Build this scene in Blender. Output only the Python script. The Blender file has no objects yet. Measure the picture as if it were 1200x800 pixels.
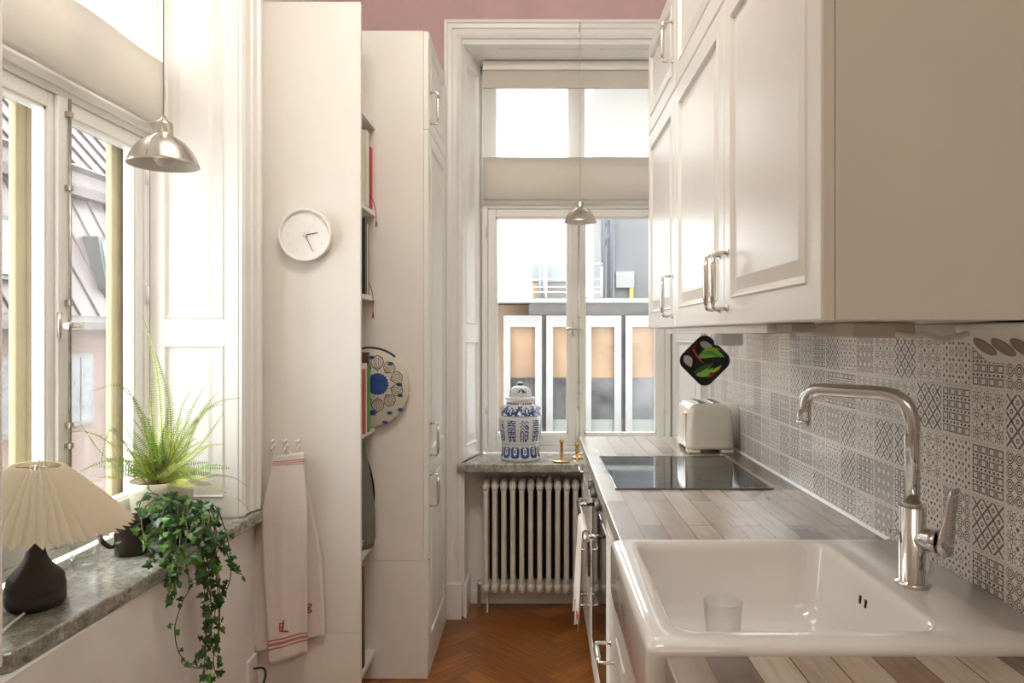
import bpy, bmesh, math, random
from mathutils import Vector, Matrix
R = random.Random(7)
PI = math.pi
SC = bpy.context.scene
COL = SC.collection
F = 856.0; VX = 632.0; VY = 391.0; CH = 1.381

def at(x, y, d):
    """world point seen at pixel (x, y) of the 1200x800 photograph when it stands d metres in front of the camera"""
    return Vector(((x - VX) / F * d, d, CH - (y - VY) / F * d))

# ------------------------------------------------------------------ materials
MATS = {}
class NT:
    def __init__(s, name):
        s.m = bpy.data.materials.new(name); s.m.use_nodes = True
        s.t = s.m.node_tree; s.t.nodes.clear()
        s.out = s.t.nodes.new('ShaderNodeOutputMaterial')
    def n(s, kind, **kw):
        nd = s.t.nodes.new(kind)
        for k, v in kw.items():
            if hasattr(nd, k) and k not in ('inputs',):
                setattr(nd, k, v)
        return nd
    def link(s, a, b): s.t.links.new(a, b)
    def bsdf(s, color=(.8, .8, .8), rough=.5, metal=0, **kw):
        b = s.n('ShaderNodeBsdfPrincipled')
        if isinstance(color, tuple): b.inputs['Base Color'].default_value = (*color[:3], 1)
        else: s.link(color, b.inputs['Base Color'])
        if isinstance(rough, (int, float)): b.inputs['Roughness'].default_value = rough
        else: s.link(rough, b.inputs['Roughness'])
        b.inputs['Metallic'].default_value = metal
        for k, v in kw.items():
            b.inputs[k.replace('_', ' ')].default_value = v
        return b
    def fin(s, sh):
        s.link(sh, s.out.inputs['Surface']); return s.m
    def coords(s, which='Object'): return s.n('ShaderNodeTexCoord').outputs[which]
    def noise(s, scale, detail=3, vec=None, rough=.5, stretch=None):
        n = s.n('ShaderNodeTexNoise'); n.inputs['Scale'].default_value = scale
        n.inputs['Detail'].default_value = detail; n.inputs['Roughness'].default_value = rough
        v = vec or s.geo()
        if stretch:
            mp = s.n('ShaderNodeMapping'); mp.inputs['Scale'].default_value = stretch
            s.link(v, mp.inputs['Vector']); v = mp.outputs[0]
        s.link(v, n.inputs['Vector']); return n.outputs['Fac']
    def geo(s): return s.n('ShaderNodeNewGeometry').outputs['Position']
    def ramp(s, fac, stops):
        r = s.n('ShaderNodeValToRGB'); e = r.color_ramp.elements
        while len(e) < len(stops): e.new(.5)
        for k, (p, c) in enumerate(stops):
            e[k].position = p; e[k].color = (*c, 1)
        s.link(fac, r.inputs[0]); return r.outputs[0]
    def mix(s, fac, a, b, mode='MIX'):
        m = s.n('ShaderNodeMixRGB'); m.blend_type = mode
        for k, v in ((0, fac), (1, a), (2, b)):
            if isinstance(v, (int, float)): m.inputs[k].default_value = v
            elif isinstance(v, tuple): m.inputs[k].default_value = (*v[:3], 1)
            else: s.link(v, m.inputs[k])
        return m.outputs[0]
    def math(s, op, a, b=None, c=None):
        m = s.n('ShaderNodeMath'); m.operation = op
        for k, v in enumerate((a, b, c)):
            if v is None: continue
            if isinstance(v, (int, float)): m.inputs[k].default_value = v
            else: s.link(v, m.inputs[k])
        return m.outputs[0]
    def bump(s, b, h, strength=.3, dist=.005):
        bp = s.n('ShaderNodeBump'); bp.inputs['Strength'].default_value = strength
        bp.inputs['Distance'].default_value = dist
        s.link(h, bp.inputs['Height']); s.link(bp.outputs[0], b.inputs['Normal'])

def simple(name, c, rough=.5, metal=0, var=.06, scale=6., bump=0, bscale=60., **kw):
    if name in MATS: return MATS[name]
    t = NT(name)
    f = t.noise(scale, 4)
    lo = tuple(max(0, v * (1 - var)) for v in c); hi = tuple(min(1, v * (1 + var)) for v in c)
    col = t.ramp(f, [(.3, lo), (.7, hi)])
    b = t.bsdf(col, rough, metal, **kw)
    if bump: t.bump(b, t.noise(bscale, 3), bump, .002)
    MATS[name] = t.fin(b.outputs[0]); return MATS[name]

WALLP = simple('wall paint', (.80, .77, .72), .6, bump=.06, bscale=14)
PINK = simple('pink wall paint', (.62, .42, .42), .7, bump=.08, bscale=12)
TRIM = simple('glossy white trim paint', (.87, .85, .81), .28, var=.02, bump=.05, bscale=9)
LACQ = simple('satin cabinet lacquer', (.80, .765, .71), .33, var=.015)
SIDEP = simple('cabinet side laminate', (.79, .745, .68), .38, var=.02)
CEIL = simple('ceiling paint', (.82, .8, .77), .8)
CHROME = simple('chrome', (.72, .72, .72), .07, 1, var=.01)
NICKEL = simple('brushed nickel', (.62, .58, .52), .3, 1, var=.08, scale=40)
HANDLE = simple('brushed steel handle', (.72, .68, .62), .25, 1, var=.03)
OLDMET = simple('aged window iron', (.42, .38, .32), .35, .8, var=.2, scale=40)
BRASS = simple('polished brass', (.62, .42, .16), .2, 1, var=.1)
CERAM = simple('white glazed ceramic', (.80, .77, .735), .07, var=.01, Coat_Weight=.5)
BLACKG = simple('black ceramic hob glass', (.012, .012, .013), .03, var=.0)
BLACKM = simple('black matt', (.012, .011, .011), .5)
DARKCLAY = simple('dark charcoal clay', (.035, .032, .03), .55, bump=.25, bscale=120)
BROWNGLZ = simple('dark brown glaze', (.035, .024, .018), .18, bump=.1, bscale=30)
CREAMPOT = simple('cream pot glaze', (.72, .68, .52), .3)
TOASTC = simple('cream enamel', (.80, .74, .62), .2, var=.01)
WHITEPL = simple('white plastic', (.82, .80, .76), .35, var=.01)
SOCK = simple('socket recess', (.30, .23, .16), .5)
CABLE = simple('white cable', (.78, .75, .70), .45)
CORDG = simple('grey cord', (.55, .52, .48), .5)
SOIL = simple('soil', (.06, .035, .02), .9, var=.4, scale=60, bump=.6, bscale=90)
RADP = simple('radiator enamel', (.74, .70, .63), .35, bump=.12, bscale=25)
REDBK = simple('red book cloth', (.62, .035, .02), .5)
DKRED = simple('dark red book cover', (.26, .035, .04), .5)
CREAMBK = simple('cream page', (.72, .66, .54), .6)
BLACKBK = simple('black book cover', (.02, .02, .022), .4)
GREENBK = simple('green book cover', (.09, .30, .05), .5)
WHITEBK = simple('white book cover', (.75, .73, .68), .5)
PINKBK = simple('coral book cover', (.50, .14, .10), .5)
BROWNBK = simple('brown book cover', (.12, .06, .03), .5)
BAGC = simple('grey green canvas', (.15, .15, .115), .8, bump=.4, bscale=300)
BLUEP = simple('cobalt blue print', (.035, .075, .26), .4, var=.3, scale=30)
VBLUE = simple('cobalt underglaze', (.035, .07, .22), .12, var=.5, scale=45)
VWHITE = simple('blue white porcelain', (.68, .71, .72), .08, var=.04)
INK = simple('black ink line', (.015, .015, .02), .6)
LINENP = simple('printed linen', (.62, .57, .47), .7, bump=.2, bscale=300)
CARDW = simple('white card', (.80, .77, .70), .6)
LEAFG = simple('bright leaf print', (.22, .62, .07), .6)
LEAFD = simple('dark leaf print', (.03, .12, .05), .6)
YELP = simple('yellow leaf print', (.55, .50, .06), .6)
REDP = simple('red berry print', (.55, .06, .05), .6)
GREYP = simple('grey petal print', (.55, .50, .45), .6)
FERN = simple('fern green', (.40, .50, .06), .5, var=.45, scale=12)
FERND = simple('fern deep green', (.14, .36, .04), .5, var=.4, scale=12)
FSTEM = simple('fern stem', (.28, .2, .07), .6)
IVY = simple('ivy leaf', (.028, .095, .018), .32, var=.6, scale=25)
IVYL = simple('ivy young leaf', (.09, .22, .03), .35, var=.4, scale=25)
STEM = simple('vine stem', (.10, .07, .035), .6)
CANDLE = simple('white wax', (.85, .83, .78), .4)
REDTH = simple('red thread', (.42, .045, .05), .8)
GREYHAND = simple('grey clock hand', (.10, .09, .08), .5)
STEELD = simple('dark grey steel', (.16, .16, .16), .35, .6)
GLASSD = simple('oven door glass', (.02, .02, .02), .04)
MORTAR = simple('tile grout', (.62, .58, .53), .8)
CAULK = simple('white silicone', (.80, .78, .74), .35)
CREAMEX = simple('pale yellow exterior frame', (.34, .27, .15), .5)

def m_glasspane():
    t = NT('window glass')
    tr = t.n('ShaderNodeBsdfTransparent'); tr.inputs[0].default_value = (.96, .97, .97, 1)
    gl = t.n('ShaderNodeBsdfGlossy'); gl.inputs['Roughness'].default_value = .02
    lw = t.n('ShaderNodeLayerWeight'); lw.inputs[0].default_value = .5
    fr = t.math('ADD', t.math('MULTIPLY', t.math('POWER', lw.outputs['Facing'], 5), .6), .03)
    mx = t.n('ShaderNodeMixShader'); t.link(fr, mx.inputs[0]); t.link(tr.outputs[0], mx.inputs[1]); t.link(gl.outputs[0], mx.inputs[2])
    return t.fin(mx.outputs[0])
PANE = m_glasspane()
def m_tumbler():
    t = NT('clear drinking glass')
    tr = t.n('ShaderNodeBsdfTransparent'); tr.inputs[0].default_value = (.975, .98, .975, 1)
    gl = t.n('ShaderNodeBsdfGlossy'); gl.inputs['Roughness'].default_value = .03
    lw = t.n('ShaderNodeLayerWeight'); lw.inputs[0].default_value = .5
    f = t.math('ADD', t.math('MULTIPLY', t.math('POWER', lw.outputs['Facing'], 2.2), .7), .025)
    mx = t.n('ShaderNodeMixShader'); t.link(f, mx.inputs[0]); t.link(tr.outputs[0], mx.inputs[1]); t.link(gl.outputs[0], mx.inputs[2])
    b = t.n('ShaderNodeBump')
    return t.fin(mx.outputs[0])
TUMB = m_tumbler()
def m_blind(name, clear, trans, col=(.84, .80, .74)):
    t = NT(name)
    w = t.noise(900, 2, stretch=(1, 1, .1))
    c = t.ramp(w, [(.2, tuple(v * .95 for v in col)), (.8, col)])
    d = t.n('ShaderNodeBsdfDiffuse'); t.link(c, d.inputs[0])
    tl = t.n('ShaderNodeBsdfTranslucent'); t.link(c, tl.inputs[0])
    tp = t.n('ShaderNodeBsdfTransparent')
    m1 = t.n('ShaderNodeMixShader'); m1.inputs[0].default_value = trans
    t.link(d.outputs[0], m1.inputs[1]); t.link(tl.outputs[0], m1.inputs[2])
    m2 = t.n('ShaderNodeMixShader'); m2.inputs[0].default_value = clear
    t.link(m1.outputs[0], m2.inputs[1]); t.link(tp.outputs[0], m2.inputs[2])
    return t.fin(m2.outputs[0])
SHEER = m_blind('sheer blind fabric', .25, .75)
FOLDF = m_blind('folded blind fabric', .0, .25, (.80, .75, .68))
SHADEF = m_blind('pleated lamp shade paper', .0, .42, (.88, .81, .68))

def m_wood_floor():
    t = NT('orange oak parquet')
    a = t.n('ShaderNodeAttribute'); a.attribute_name = 'rnd'
    uv = t.n('ShaderNodeUVMap')
    g = t.noise(9, 5, vec=uv.outputs[0], stretch=(.6, 9, 1), rough=.65)
    c = t.ramp(g, [(.25, (.15, .045, .008)), (.5, (.36, .125, .02)), (.8, (.54, .225, .045))])
    c2 = t.ramp(a.outputs['Fac'], [(0, (.62, .52, .45)), (1, (1.0, 1.0, 1.0))])
    col = t.mix(1, c, c2, 'MULTIPLY')
    b = t.bsdf(col, .28); b.inputs['Coat Weight'].default_value = .2
    t.bump(b, g, .12, .002)
    return t.fin(b.outputs[0])
FLOORM = m_wood_floor()

def m_butcher():
    t = NT('oiled oak butcher block')
    p = t.geo()
    mp = t.n('ShaderNodeMapping'); mp.inputs['Rotation'].default_value = (0, 0, PI / 2)
    t.link(p, mp.inputs[0])
    br = t.n('ShaderNodeTexBrick'); br.offset = .37; br.offset_frequency = 2; br.squash = 1
    br.inputs['Scale'].default_value = 1; br.inputs['Brick Width'].default_value = .42
    br.inputs['Row Height'].default_value = .062; br.inputs['Mortar Size'].default_value = .0014
    br.inputs['Mortar Smooth'].default_value = .2; br.inputs['Bias'].default_value = -.1
    br.inputs['Color1'].default_value = (.0, .0, .0, 1); br.inputs['Color2'].default_value = (1, 1, 1, 1)
    br.inputs['Mortar'].default_value = (.2, .2, .2, 1)
    t.link(mp.outputs[0], br.inputs[0])
    g = t.noise(55, 4, vec=p, stretch=(1.5, .14, 1), rough=.6)
    mott = t.noise(7, 3, vec=p, stretch=(1, .6, 1), rough=.5)
    big = t.noise(1.9, 2, vec=p)
    base = t.ramp(br.outputs['Color'], [(0, (.10, .055, .03)), (.3, (.24, .15, .095)), (.6, (.36, .265, .185)), (1, (.52, .43, .34))])
    gr = t.ramp(g, [(.28, (.70, .67, .64)), (.52, (1, 1, 1)), (.8, (1.1, 1.1, 1.1))])
    col = t.mix(1, base, gr, 'MULTIPLY')
    col = t.mix(t.ramp(mott, [(.45, (0, 0, 0)), (.75, (.40, .40, .40))]), col, (.60, .54, .47))
    sx = t.n('ShaderNodeSeparateXYZ'); t.link(p, sx.inputs[0])
    glare = t.math('ADD', t.math('SUBTRACT', .75, t.math('MULTIPLY', sx.outputs[0], 1.75)), t.math('MULTIPLY', t.math('SUBTRACT', sx.outputs[1], 1.3), .42)); glare.node.use_clamp = True  # window glare painted into the wood colour, paler toward front edge and far end
    col = t.mix(t.math('MULTIPLY', glare, t.math('ADD', .15, t.math('MULTIPLY', big, .75))), col, (.66, .62, .57))
    seam = t.ramp(br.outputs['Fac'], [(0, (1, 1, 1)), (1, (.62, .56, .5))])
    col = t.mix(1, col, seam, 'MULTIPLY')
    r = .27
    b = t.bsdf(col, r); b.inputs['Coat Weight'].default_value = .35; b.inputs['Coat Roughness'].default_value = .25
    return t.fin(b.outputs[0])
BUTCH = m_butcher()

def m_marble():
    t = NT('grey green marble')
    a = t.noise(24, 6, rough=.75, stretch=(1, .55, 1)); c = t.noise(90, 4, rough=.7); d = t.noise(5, 3)
    col = t.ramp(a, [(.30, (.17, .165, .14)), (.45, (.36, .35, .32)), (.58, (.50, .49, .45)), (.72, (.72, .71, .67))])
    c2 = t.ramp(c, [(.35, (.55, .55, .52)), (.65, (1.15, 1.15, 1.12))])
    col = t.mix(1, col, c2, 'MULTIPLY')
    c3 = t.ramp(d, [(.35, (.75, .75, .73)), (.65, (1.1, 1.1, 1.08))])
    col = t.mix(1, col, c3, 'MULTIPLY')
    b = t.bsdf(col, .14); t.bump(b, c, .08, .001)
    return t.fin(b.outputs[0])
MARBLE = m_marble()

def m_towel(name, stripes):
    t = NT(name)
    uv = t.n('ShaderNodeUVMap'); sp = t.n('ShaderNodeSeparateXYZ'); t.link(uv.outputs[0], sp.inputs[0])
    w = t.noise(500, 2)
    base = t.ramp(w, [(.3, (.68, .60, .54)), (.7, (.78, .70, .64))])
    col = base
    for lo, hi in stripes:
        a = t.math('GREATER_THAN', sp.outputs[1], lo); b_ = t.math('LESS_THAN', sp.outputs[1], hi)
        col = t.mix(t.math('MULTIPLY', t.math('MULTIPLY', a, b_), .85), col, (.46, .10, .09))
    b = t.bsdf(col, .85); t.bump(b, w, .25, .001)
    return t.fin(b.outputs[0])

# tile patterns ------------------------------------------------------------
def tile_mat(name, kind, dark=(.018, .016, .026), light=(.78, .735, .68)):
    t = NT(name)
    uv = t.n('ShaderNodeUVMap'); sp = t.n('ShaderNodeSeparateXYZ'); t.link(uv.outputs[0], sp.inputs[0])
    u, v = sp.outputs[0], sp.outputs[1]
    M = t.math
    def cell(n, x): return M('SUBTRACT', M('FRACT', M('MULTIPLY', x, n)), .5)
    def ab(x): return M('ABSOLUTE', x)
    def band(x, c, w): return M('LESS_THAN', ab(M('SUBTRACT', x, c)), w)
    def mx(*a):
        r = a[0]
        for k in a[1:]: r = M('MAXIMUM', r, k)
        return r
    if kind == 'rings':
        x, y = ab(cell(4, u)), ab(cell(4, v))
        o = mx(x, y, M('MULTIPLY', M('ADD', x, y), .74))
        f = mx(band(o, .42, .045), band(o, .24, .05), M('LESS_THAN', o, .07))
    elif kind == 'squares':
        x, y = cell(4, u), cell(4, v)
        ax, ay = ab(x), ab(y)
        s = mx(ax, M('MULTIPLY', ay, 1.2))
        f = mx(band(s, .30, .06), M('MULTIPLY', M('GREATER_THAN', ay, .40), M('LESS_THAN', ab(M('SUBTRACT', ax, .25)), .14)),
               M('MULTIPLY', M('GREATER_THAN', ax, .43), M('LESS_THAN', ay, .36)))
    elif kind == 'diamonds':
        p = M('ADD', M('MULTIPLY', u, 3), M('MULTIPLY', v, 3)); q = M('SUBTRACT', M('MULTIPLY', u, 3), M('MULTIPLY', v, 3))
        x, y = ab(M('SUBTRACT', M('FRACT', p), .5)), ab(M('SUBTRACT', M('FRACT', M('ADD', q, 10)), .5))
        s = mx(x, y)
        rr = M('SQRT', M('ADD', M('MULTIPLY', x, x), M('MULTIPLY', y, y)))
        f = mx(M('GREATER_THAN', s, .41), band(rr, .14, .055))
    elif kind == 'crosses':
        x, y = ab(cell(3, u)), ab(cell(3, v))
        a = M('ADD', M('MULTIPLY', x, 1.3), ab(M('SUBTRACT', y, .30)))
        b = M('ADD', ab(M('SUBTRACT', x, .30)), M('MULTIPLY', y, 1.3))
        c = M('ADD', M('SUBTRACT', .5, x), M('SUBTRACT', .5, y))
        f = mx(M('LESS_THAN', a, .15), M('LESS_THAN', b, .15), band(c, .27, .035), M('LESS_THAN', c, .09))
    else:
        x, y = cell(3, u), cell(3, v)
        rr = M('SQRT', M('ADD', M('MULTIPLY', x, x), M('MULTIPLY', y, y)))
        an = M('ARCTAN2', y, x)
        w = M('ADD', .33, M('MULTIPLY', M('COSINE', M('MULTIPLY', an, 8)), .10))
        f = mx(band(rr, w, .04), band(rr, .13, .035), M('GREATER_THAN', rr, .60))
    # worn, printed edges and plain margin at the tile border
    e = mx(ab(M('SUBTRACT', u, .5)), ab(M('SUBTRACT', v, .5)))
    f = M('MULTIPLY', f, M('LESS_THAN', e, .475))
    n = t.noise(150, 3)
    f = M('MULTIPLY', f, t.ramp(n, [(.3, (.75, .75, .75)), (.6, (1, 1, 1))]))
    col = t.mix(f, light, dark)
    r = t.ramp(f, [(0, (.16, .16, .16)), (1, (.3, .3, .3))])
    b = t.bsdf(col, r)
    t.bump(b, t.noise(30, 2), .05, .001)
    return t.fin(b.outputs[0])
TILES = [tile_mat('ring tile', 'rings'), tile_mat('square tile', 'squares'), tile_mat('cross tile', 'crosses'),
         tile_mat('flower tile', 'flower'), tile_mat('diamond tile', 'diamonds', (.03, .028, .035)),
         tile_mat('blue cross tile', 'crosses', (.03, .04, .13)), MORTAR, CAULK]

# ------------------------------------------------------------------ mesh helpers
WL = {}
class MB:
    def __init__(s): s.v = []; s.f = []; s.m = []; s.s = []; s.uv = {}
    def add(s, vs, fs, m=0, smooth=False, uvs=None):
        b = len(s.v); s.v += [Vector(p) for p in vs]
        for k, f in enumerate(fs):
            s.f.append([b + i for i in f]); s.m.append(m); s.s.append(smooth)
            if uvs: s.uv[len(s.f) - 1] = uvs[k]
        return s
    def box(s, x0, x1, y0, y1, z0, z1, m=0):
        vs = [(x, y, z) for x in (x0, x1) for y in (y0, y1) for z in (z0, z1)]
        return s.add(vs, [(0, 1, 3, 2), (4, 6, 7, 5), (0, 4, 5, 1), (2, 3, 7, 6), (0, 2, 6, 4), (1, 5, 7, 3)], m)
    def loft(s, rings, m=0, smooth=True, closed=True, cap0=False, cap1=False):
        n = len(rings[0]); vs = [p for r in rings for p in r]; fs = []
        for k in range(len(rings) - 1):
            for i in range(n if closed else n - 1):
                j = (i + 1) % n
                fs.append((k * n + i, k * n + j, (k + 1) * n + j, (k + 1) * n + i))
        s.add(vs, fs, m, smooth)
        b = len(s.v) - len(vs)
        for flag, k in ((cap0, 0), (cap1, len(rings) - 1)):
            if flag:
                s.f.append([b + k * n + i for i in range(n)]); s.m.append(m); s.s.append(False)
        return s
    def prism(s, poly, z0, z1, m=0, map=lambda x, y, z: (x, y, z), smooth=False):
        return s.loft([[map(x, y, z) for x, y in poly] for z in (z0, z1)], m, smooth, True, True, True)
    def lathe(s, prof, c=(0, 0, 0), seg=32, m=0, cap0=False, cap1=False, axis=None):
        rings = []
        c = Vector(c)
        q = Vector((0, 0, 1)).rotation_difference(Vector(axis)) if axis is not None else None
        for r, z in prof:
            ring = []
            for k in range(seg):
                a = 2 * PI * k / seg
                p = Vector((r * math.cos(a), r * math.sin(a), z))
                if q: p = q @ p
                ring.append(c + p)
            rings.append(ring)
        return s.loft(rings, m, True, True, cap0, cap1)
    def cyl(s, a, b, r, seg=16, m=0, r2=None):
        return s.tube([a, b], [r, r if r2 is None else r2], seg, m)
    def tube(s, pts, r, seg=10, m=0, flat=1.0):
        pts = [Vector(p) for p in pts]; n = len(pts)
        rs = r if isinstance(r, (list, tuple)) else [r] * n
        tan = []
        for i in range(n):
            d = pts[min(i + 1, n - 1)] - pts[max(i - 1, 0)]
            tan.append(d.normalized() if d.length > 1e-9 else Vector((0, 0, 1)))
        up = Vector((0, 0, 1)) if abs(tan[0].z) < .9 else Vector((1, 0, 0))
        nx = tan[0].cross(up).normalized()
        rings = []
        for i in range(n):
            if i: nx = (nx - tan[i] * nx.dot(tan[i])).normalized()
            ny = tan[i].cross(nx)
            rings.append([pts[i] + (nx * math.cos(2 * PI * k / seg) + ny * math.sin(2 * PI * k / seg) * flat) * rs[i] for k in range(seg)])
        return s.loft(rings, m, True, True, True, True)
    def build(s, name, mats, parent=None, bevel=0, seg=2, rnd=None):
        mats = mats if isinstance(mats, (list, tuple)) else [mats]
        lo = Vector([min(p[i] for p in s.v) for i in range(3)]); hi = Vector([max(p[i] for p in s.v) for i in range(3)])
        org = Vector(((lo.x + hi.x) / 2, (lo.y + hi.y) / 2, lo.z))
        me = bpy.data.meshes.new(name)
        me.from_pydata([tuple(p - org) for p in s.v], [], s.f)
        for mt in mats: me.materials.append(mt)
        me.polygons.foreach_set('material_index', s.m); me.polygons.foreach_set('use_smooth', s.s)
        if s.uv:
            ul = me.uv_layers.new(name='UVMap')
            for k, uvs in s.uv.items():
                for li, q in zip(me.polygons[k].loop_indices, uvs): ul.data[li].uv = q
        if rnd:
            at_ = me.attributes.new('rnd', 'FLOAT', 'FACE'); at_.data.foreach_set('value', rnd)
        if not s.uv:
            bm = bmesh.new(); bm.from_mesh(me); bmesh.ops.recalc_face_normals(bm, faces=bm.faces); bm.to_mesh(me); bm.free()
        me.update()
        o = bpy.data.objects.new(name, me); COL.objects.link(o)
        WL[o.name] = org
        if parent is not None:
            o.parent = parent; o.location = org - WL[parent.name]
        else: o.location = org
        if bevel:
            b = o.modifiers.new('bevel', 'BEVEL'); b.width = bevel; b.segments = seg; b.limit_method = 'ANGLE'; b.angle_limit = .7
        return o

def rounded(pts, r, n=6):
    pts = [Vector(p) for p in pts]; out = [pts[0]]
    for i in range(1, len(pts) - 1):
        a, p, b = pts[i - 1], pts[i], pts[i + 1]
        d1 = (a - p).normalized(); d2 = (b - p).normalized()
        rr = min(r, (a - p).length * .49, (b - p).length * .49)
        s, e = p + d1 * rr, p + d2 * rr
        for k in range(n + 1):
            t = k / n; out.append(s * (1 - t) ** 2 + p * 2 * t * (1 - t) + e * t * t)
    out.append(pts[-1]); return out
def bez(a, b, c, n):
    a, b, c = Vector(a), Vector(b), Vector(c)
    return [a * (1 - t) ** 2 + b * 2 * t * (1 - t) + c * t * t for t in [k / n for k in range(n + 1)]]
def spline(pts, n=6):
    pts = [Vector(p) for p in pts]; P = [pts[0]] + pts + [pts[-1]]; out = []
    for i in range(1, len(P) - 2):
        p0, p1, p2, p3 = P[i - 1], P[i], P[i + 1], P[i + 2]
        for k in range(n):
            t = k / n
            out.append(.5 * ((2 * p1) + (p2 - p0) * t + (2 * p0 - 5 * p1 + 4 * p2 - p3) * t * t + (3 * p1 - p0 - 3 * p2 + p3) * t ** 3))
    out.append(pts[-1]); return out

def tag(o, label=None, cat=None, group=None, kind=None):
    if label: o['label'] = label
    if cat: o['category'] = cat
    if group: o['group'] = group
    if kind: o['kind'] = kind
    return o
def thing(name, loc, label, cat, group=None):
    o = bpy.data.objects.new(name, None); COL.objects.link(o); o.empty_display_size = .05
    o.location = loc; WL[o.name] = Vector(loc)
    return tag(o, label, cat, group)
def sroot(name):
    o = bpy.data.objects.new(name, None); COL.objects.link(o); WL[o.name] = Vector((0, 0, 0)); o['kind'] = 'structure'; return o
def copy_tree(o, parent=None):
    c = o.copy(); COL.objects.link(c); c.parent = parent
    for ch in list(o.children): copy_tree(ch, c)
    return c
def text_mesh(txt, size, name, m, parent, matrix, depth=.0004):
    cu = bpy.data.curves.new(name, 'FONT'); cu.body = txt; cu.size = size; cu.extrude = depth; cu.align_x = 'CENTER'; cu.align_y = 'CENTER'
    tmp = bpy.data.objects.new('lettering', cu); COL.objects.link(tmp)
    dg = bpy.context.evaluated_depsgraph_get(); me = bpy.data.meshes.new_from_object(tmp.evaluated_get(dg))
    bpy.data.objects.remove(tmp); bpy.data.curves.remove(cu)
    me.transform(matrix); b = MB()
    b.add([v.co.copy() for v in me.vertices], [tuple(p.vertices) for p in me.polygons])
    bpy.data.meshes.remove(me)
    return b.build(name, m, parent)

# ================================================================== SETTING
WX = -1.03      # left wall face
RXW = .8135     # tile face
YW = 3.57       # far wall face
# ---- floor: herringbone oak
def clip(poly, x0, x1, y0, y1):
    for ax, lim, sg in ((0, x0, 1), (0, x1, -1), (1, y0, 1), (1, y1, -1)):
        out = []
        for i in range(len(poly)):
            a, b = poly[i], poly[(i + 1) % len(poly)]
            ia, ib = (a[ax] - lim) * sg >= 0, (b[ax] - lim) * sg >= 0
            if ia: out.append(a)
            if ia != ib:
                t = (lim - a[ax]) / (b[ax] - a[ax]); out.append(tuple(a[k] + (b[k] - a[k]) * t for k in range(4)))
        poly = out
        if len(poly) < 3: return []
    return poly
fl = MB(); rnd = []
W_, L_ = .085, .51
ca = math.cos(PI / 4)
n_ = int(L_ / W_)
for i in range(-60, 60):
    for j in range(-12, 12):
        for kind in (0, 1):
            # classic herringbone lattice in its own axes
            if kind == 0: x0, y0, w, h = i * W_ + j * L_, i * W_ - j * L_, L_, W_
            else: x0, y0, w, h = i * W_ + j * L_ , i * W_ - j * L_ + W_, W_, L_
            g = .0006
            q = [(x0 + g, y0 + g, 0, 0), (x0 + w - g, y0 + g, 1, 0), (x0 + w - g, y0 + h - g, 1, 1), (x0 + g, y0 + h - g, 0, 1)]
            su, sv = R.random() * 9, R.random() * 9
            pp = []
            for k, (x, y, a, b) in enumerate(q):
                X = (x - y) * ca + .1; Y = (x + y) * ca + 1.2
                if kind: a, b = b, a
                pp.append((X, Y, a * .5 + su, b * .09 + sv))
            pp = clip(pp, WX - .1, .9, -2, YW + .19)
            if pp:
                fl.add([(p[0], p[1], 0) for p in pp], [tuple(range(len(pp)))], 0, False, [[(p[2], p[3]) for p in pp]]); rnd.append(R.random())
nb = len(fl.f)
fl.box(WX - .1, .9, -2, YW + .19, -.1, -.001, 1); rnd += [0] * (len(fl.f) - nb)
for k in range(nb, len(fl.f)): fl.uv[k] = [(0, 0)] * 4
o = fl.build('floor', [FLOORM, BLACKM], rnd=rnd); tag(o, kind='structure')

def struct(name, b, mats, bevel=0, parent=None):
    o = b.build(name, mats, parent, bevel)
    if parent is None: tag(o, kind='structure')
    return o
struct('ceiling', MB().box(-1.7, 1.05, -2.1, 4.2, 3.2, 3.3), CEIL)
struct('wall_right', MB().box(.8215, 1.0, -2.1, 4.1, 0, 3.2), WALLP)
struct('wall_back', MB().box(-1.7, 1.0, -2.1, -2.0, 0, 3.2), WALLP)
OY0, OY1 = 1.385, 2.50   # left window opening
wl = MB()
wl.box(-1.47, WX, -2, OY0, 0, 3.2); wl.box(-1.47, WX, OY1, YW + .5, 0, 3.2)
wl.box(-1.47, WX, OY0, OY1, 0, .71); wl.box(-1.47, WX, OY0, OY1, 2.86, 3.2)
struct('wall_left', wl, WALLP)
wf = MB()
NX0, NX1 = -.378, .79
wf.box(WX, NX0, YW, 4.08, 0, 3.2); wf.box(NX1, .8215, YW, 4.08, 0, 3.2, 1)
wf.box(NX0, NX1, YW, 4.08, 2.83, 3.2); wf.box(NX0, NX1, 3.76, 4.08, 0, .71, 1)
struct('wall_far', wf, [PINK, WALLP])
# niche side lining under the sill + base boards
nb = MB(); nb.box(NX0, NX0 + .012, YW + .001, 3.76, .0, .71); nb.box(NX0 + .012, .79, 3.748, 3.76, 0, .71)
struct('trim_1', nb, TRIM)
bb = MB()
bb.box(NX0 + .012, .79, 3.735, 3.748, 0, .07); bb.box(NX0 + .012, NX0 + .026, 3.545, 3.735, 0, .16)
bb.box(-.50, NX0 + .012, 3.53, 3.548, 0, .0)
struct('baseboard_far', bb, TRIM, .004)

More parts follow.
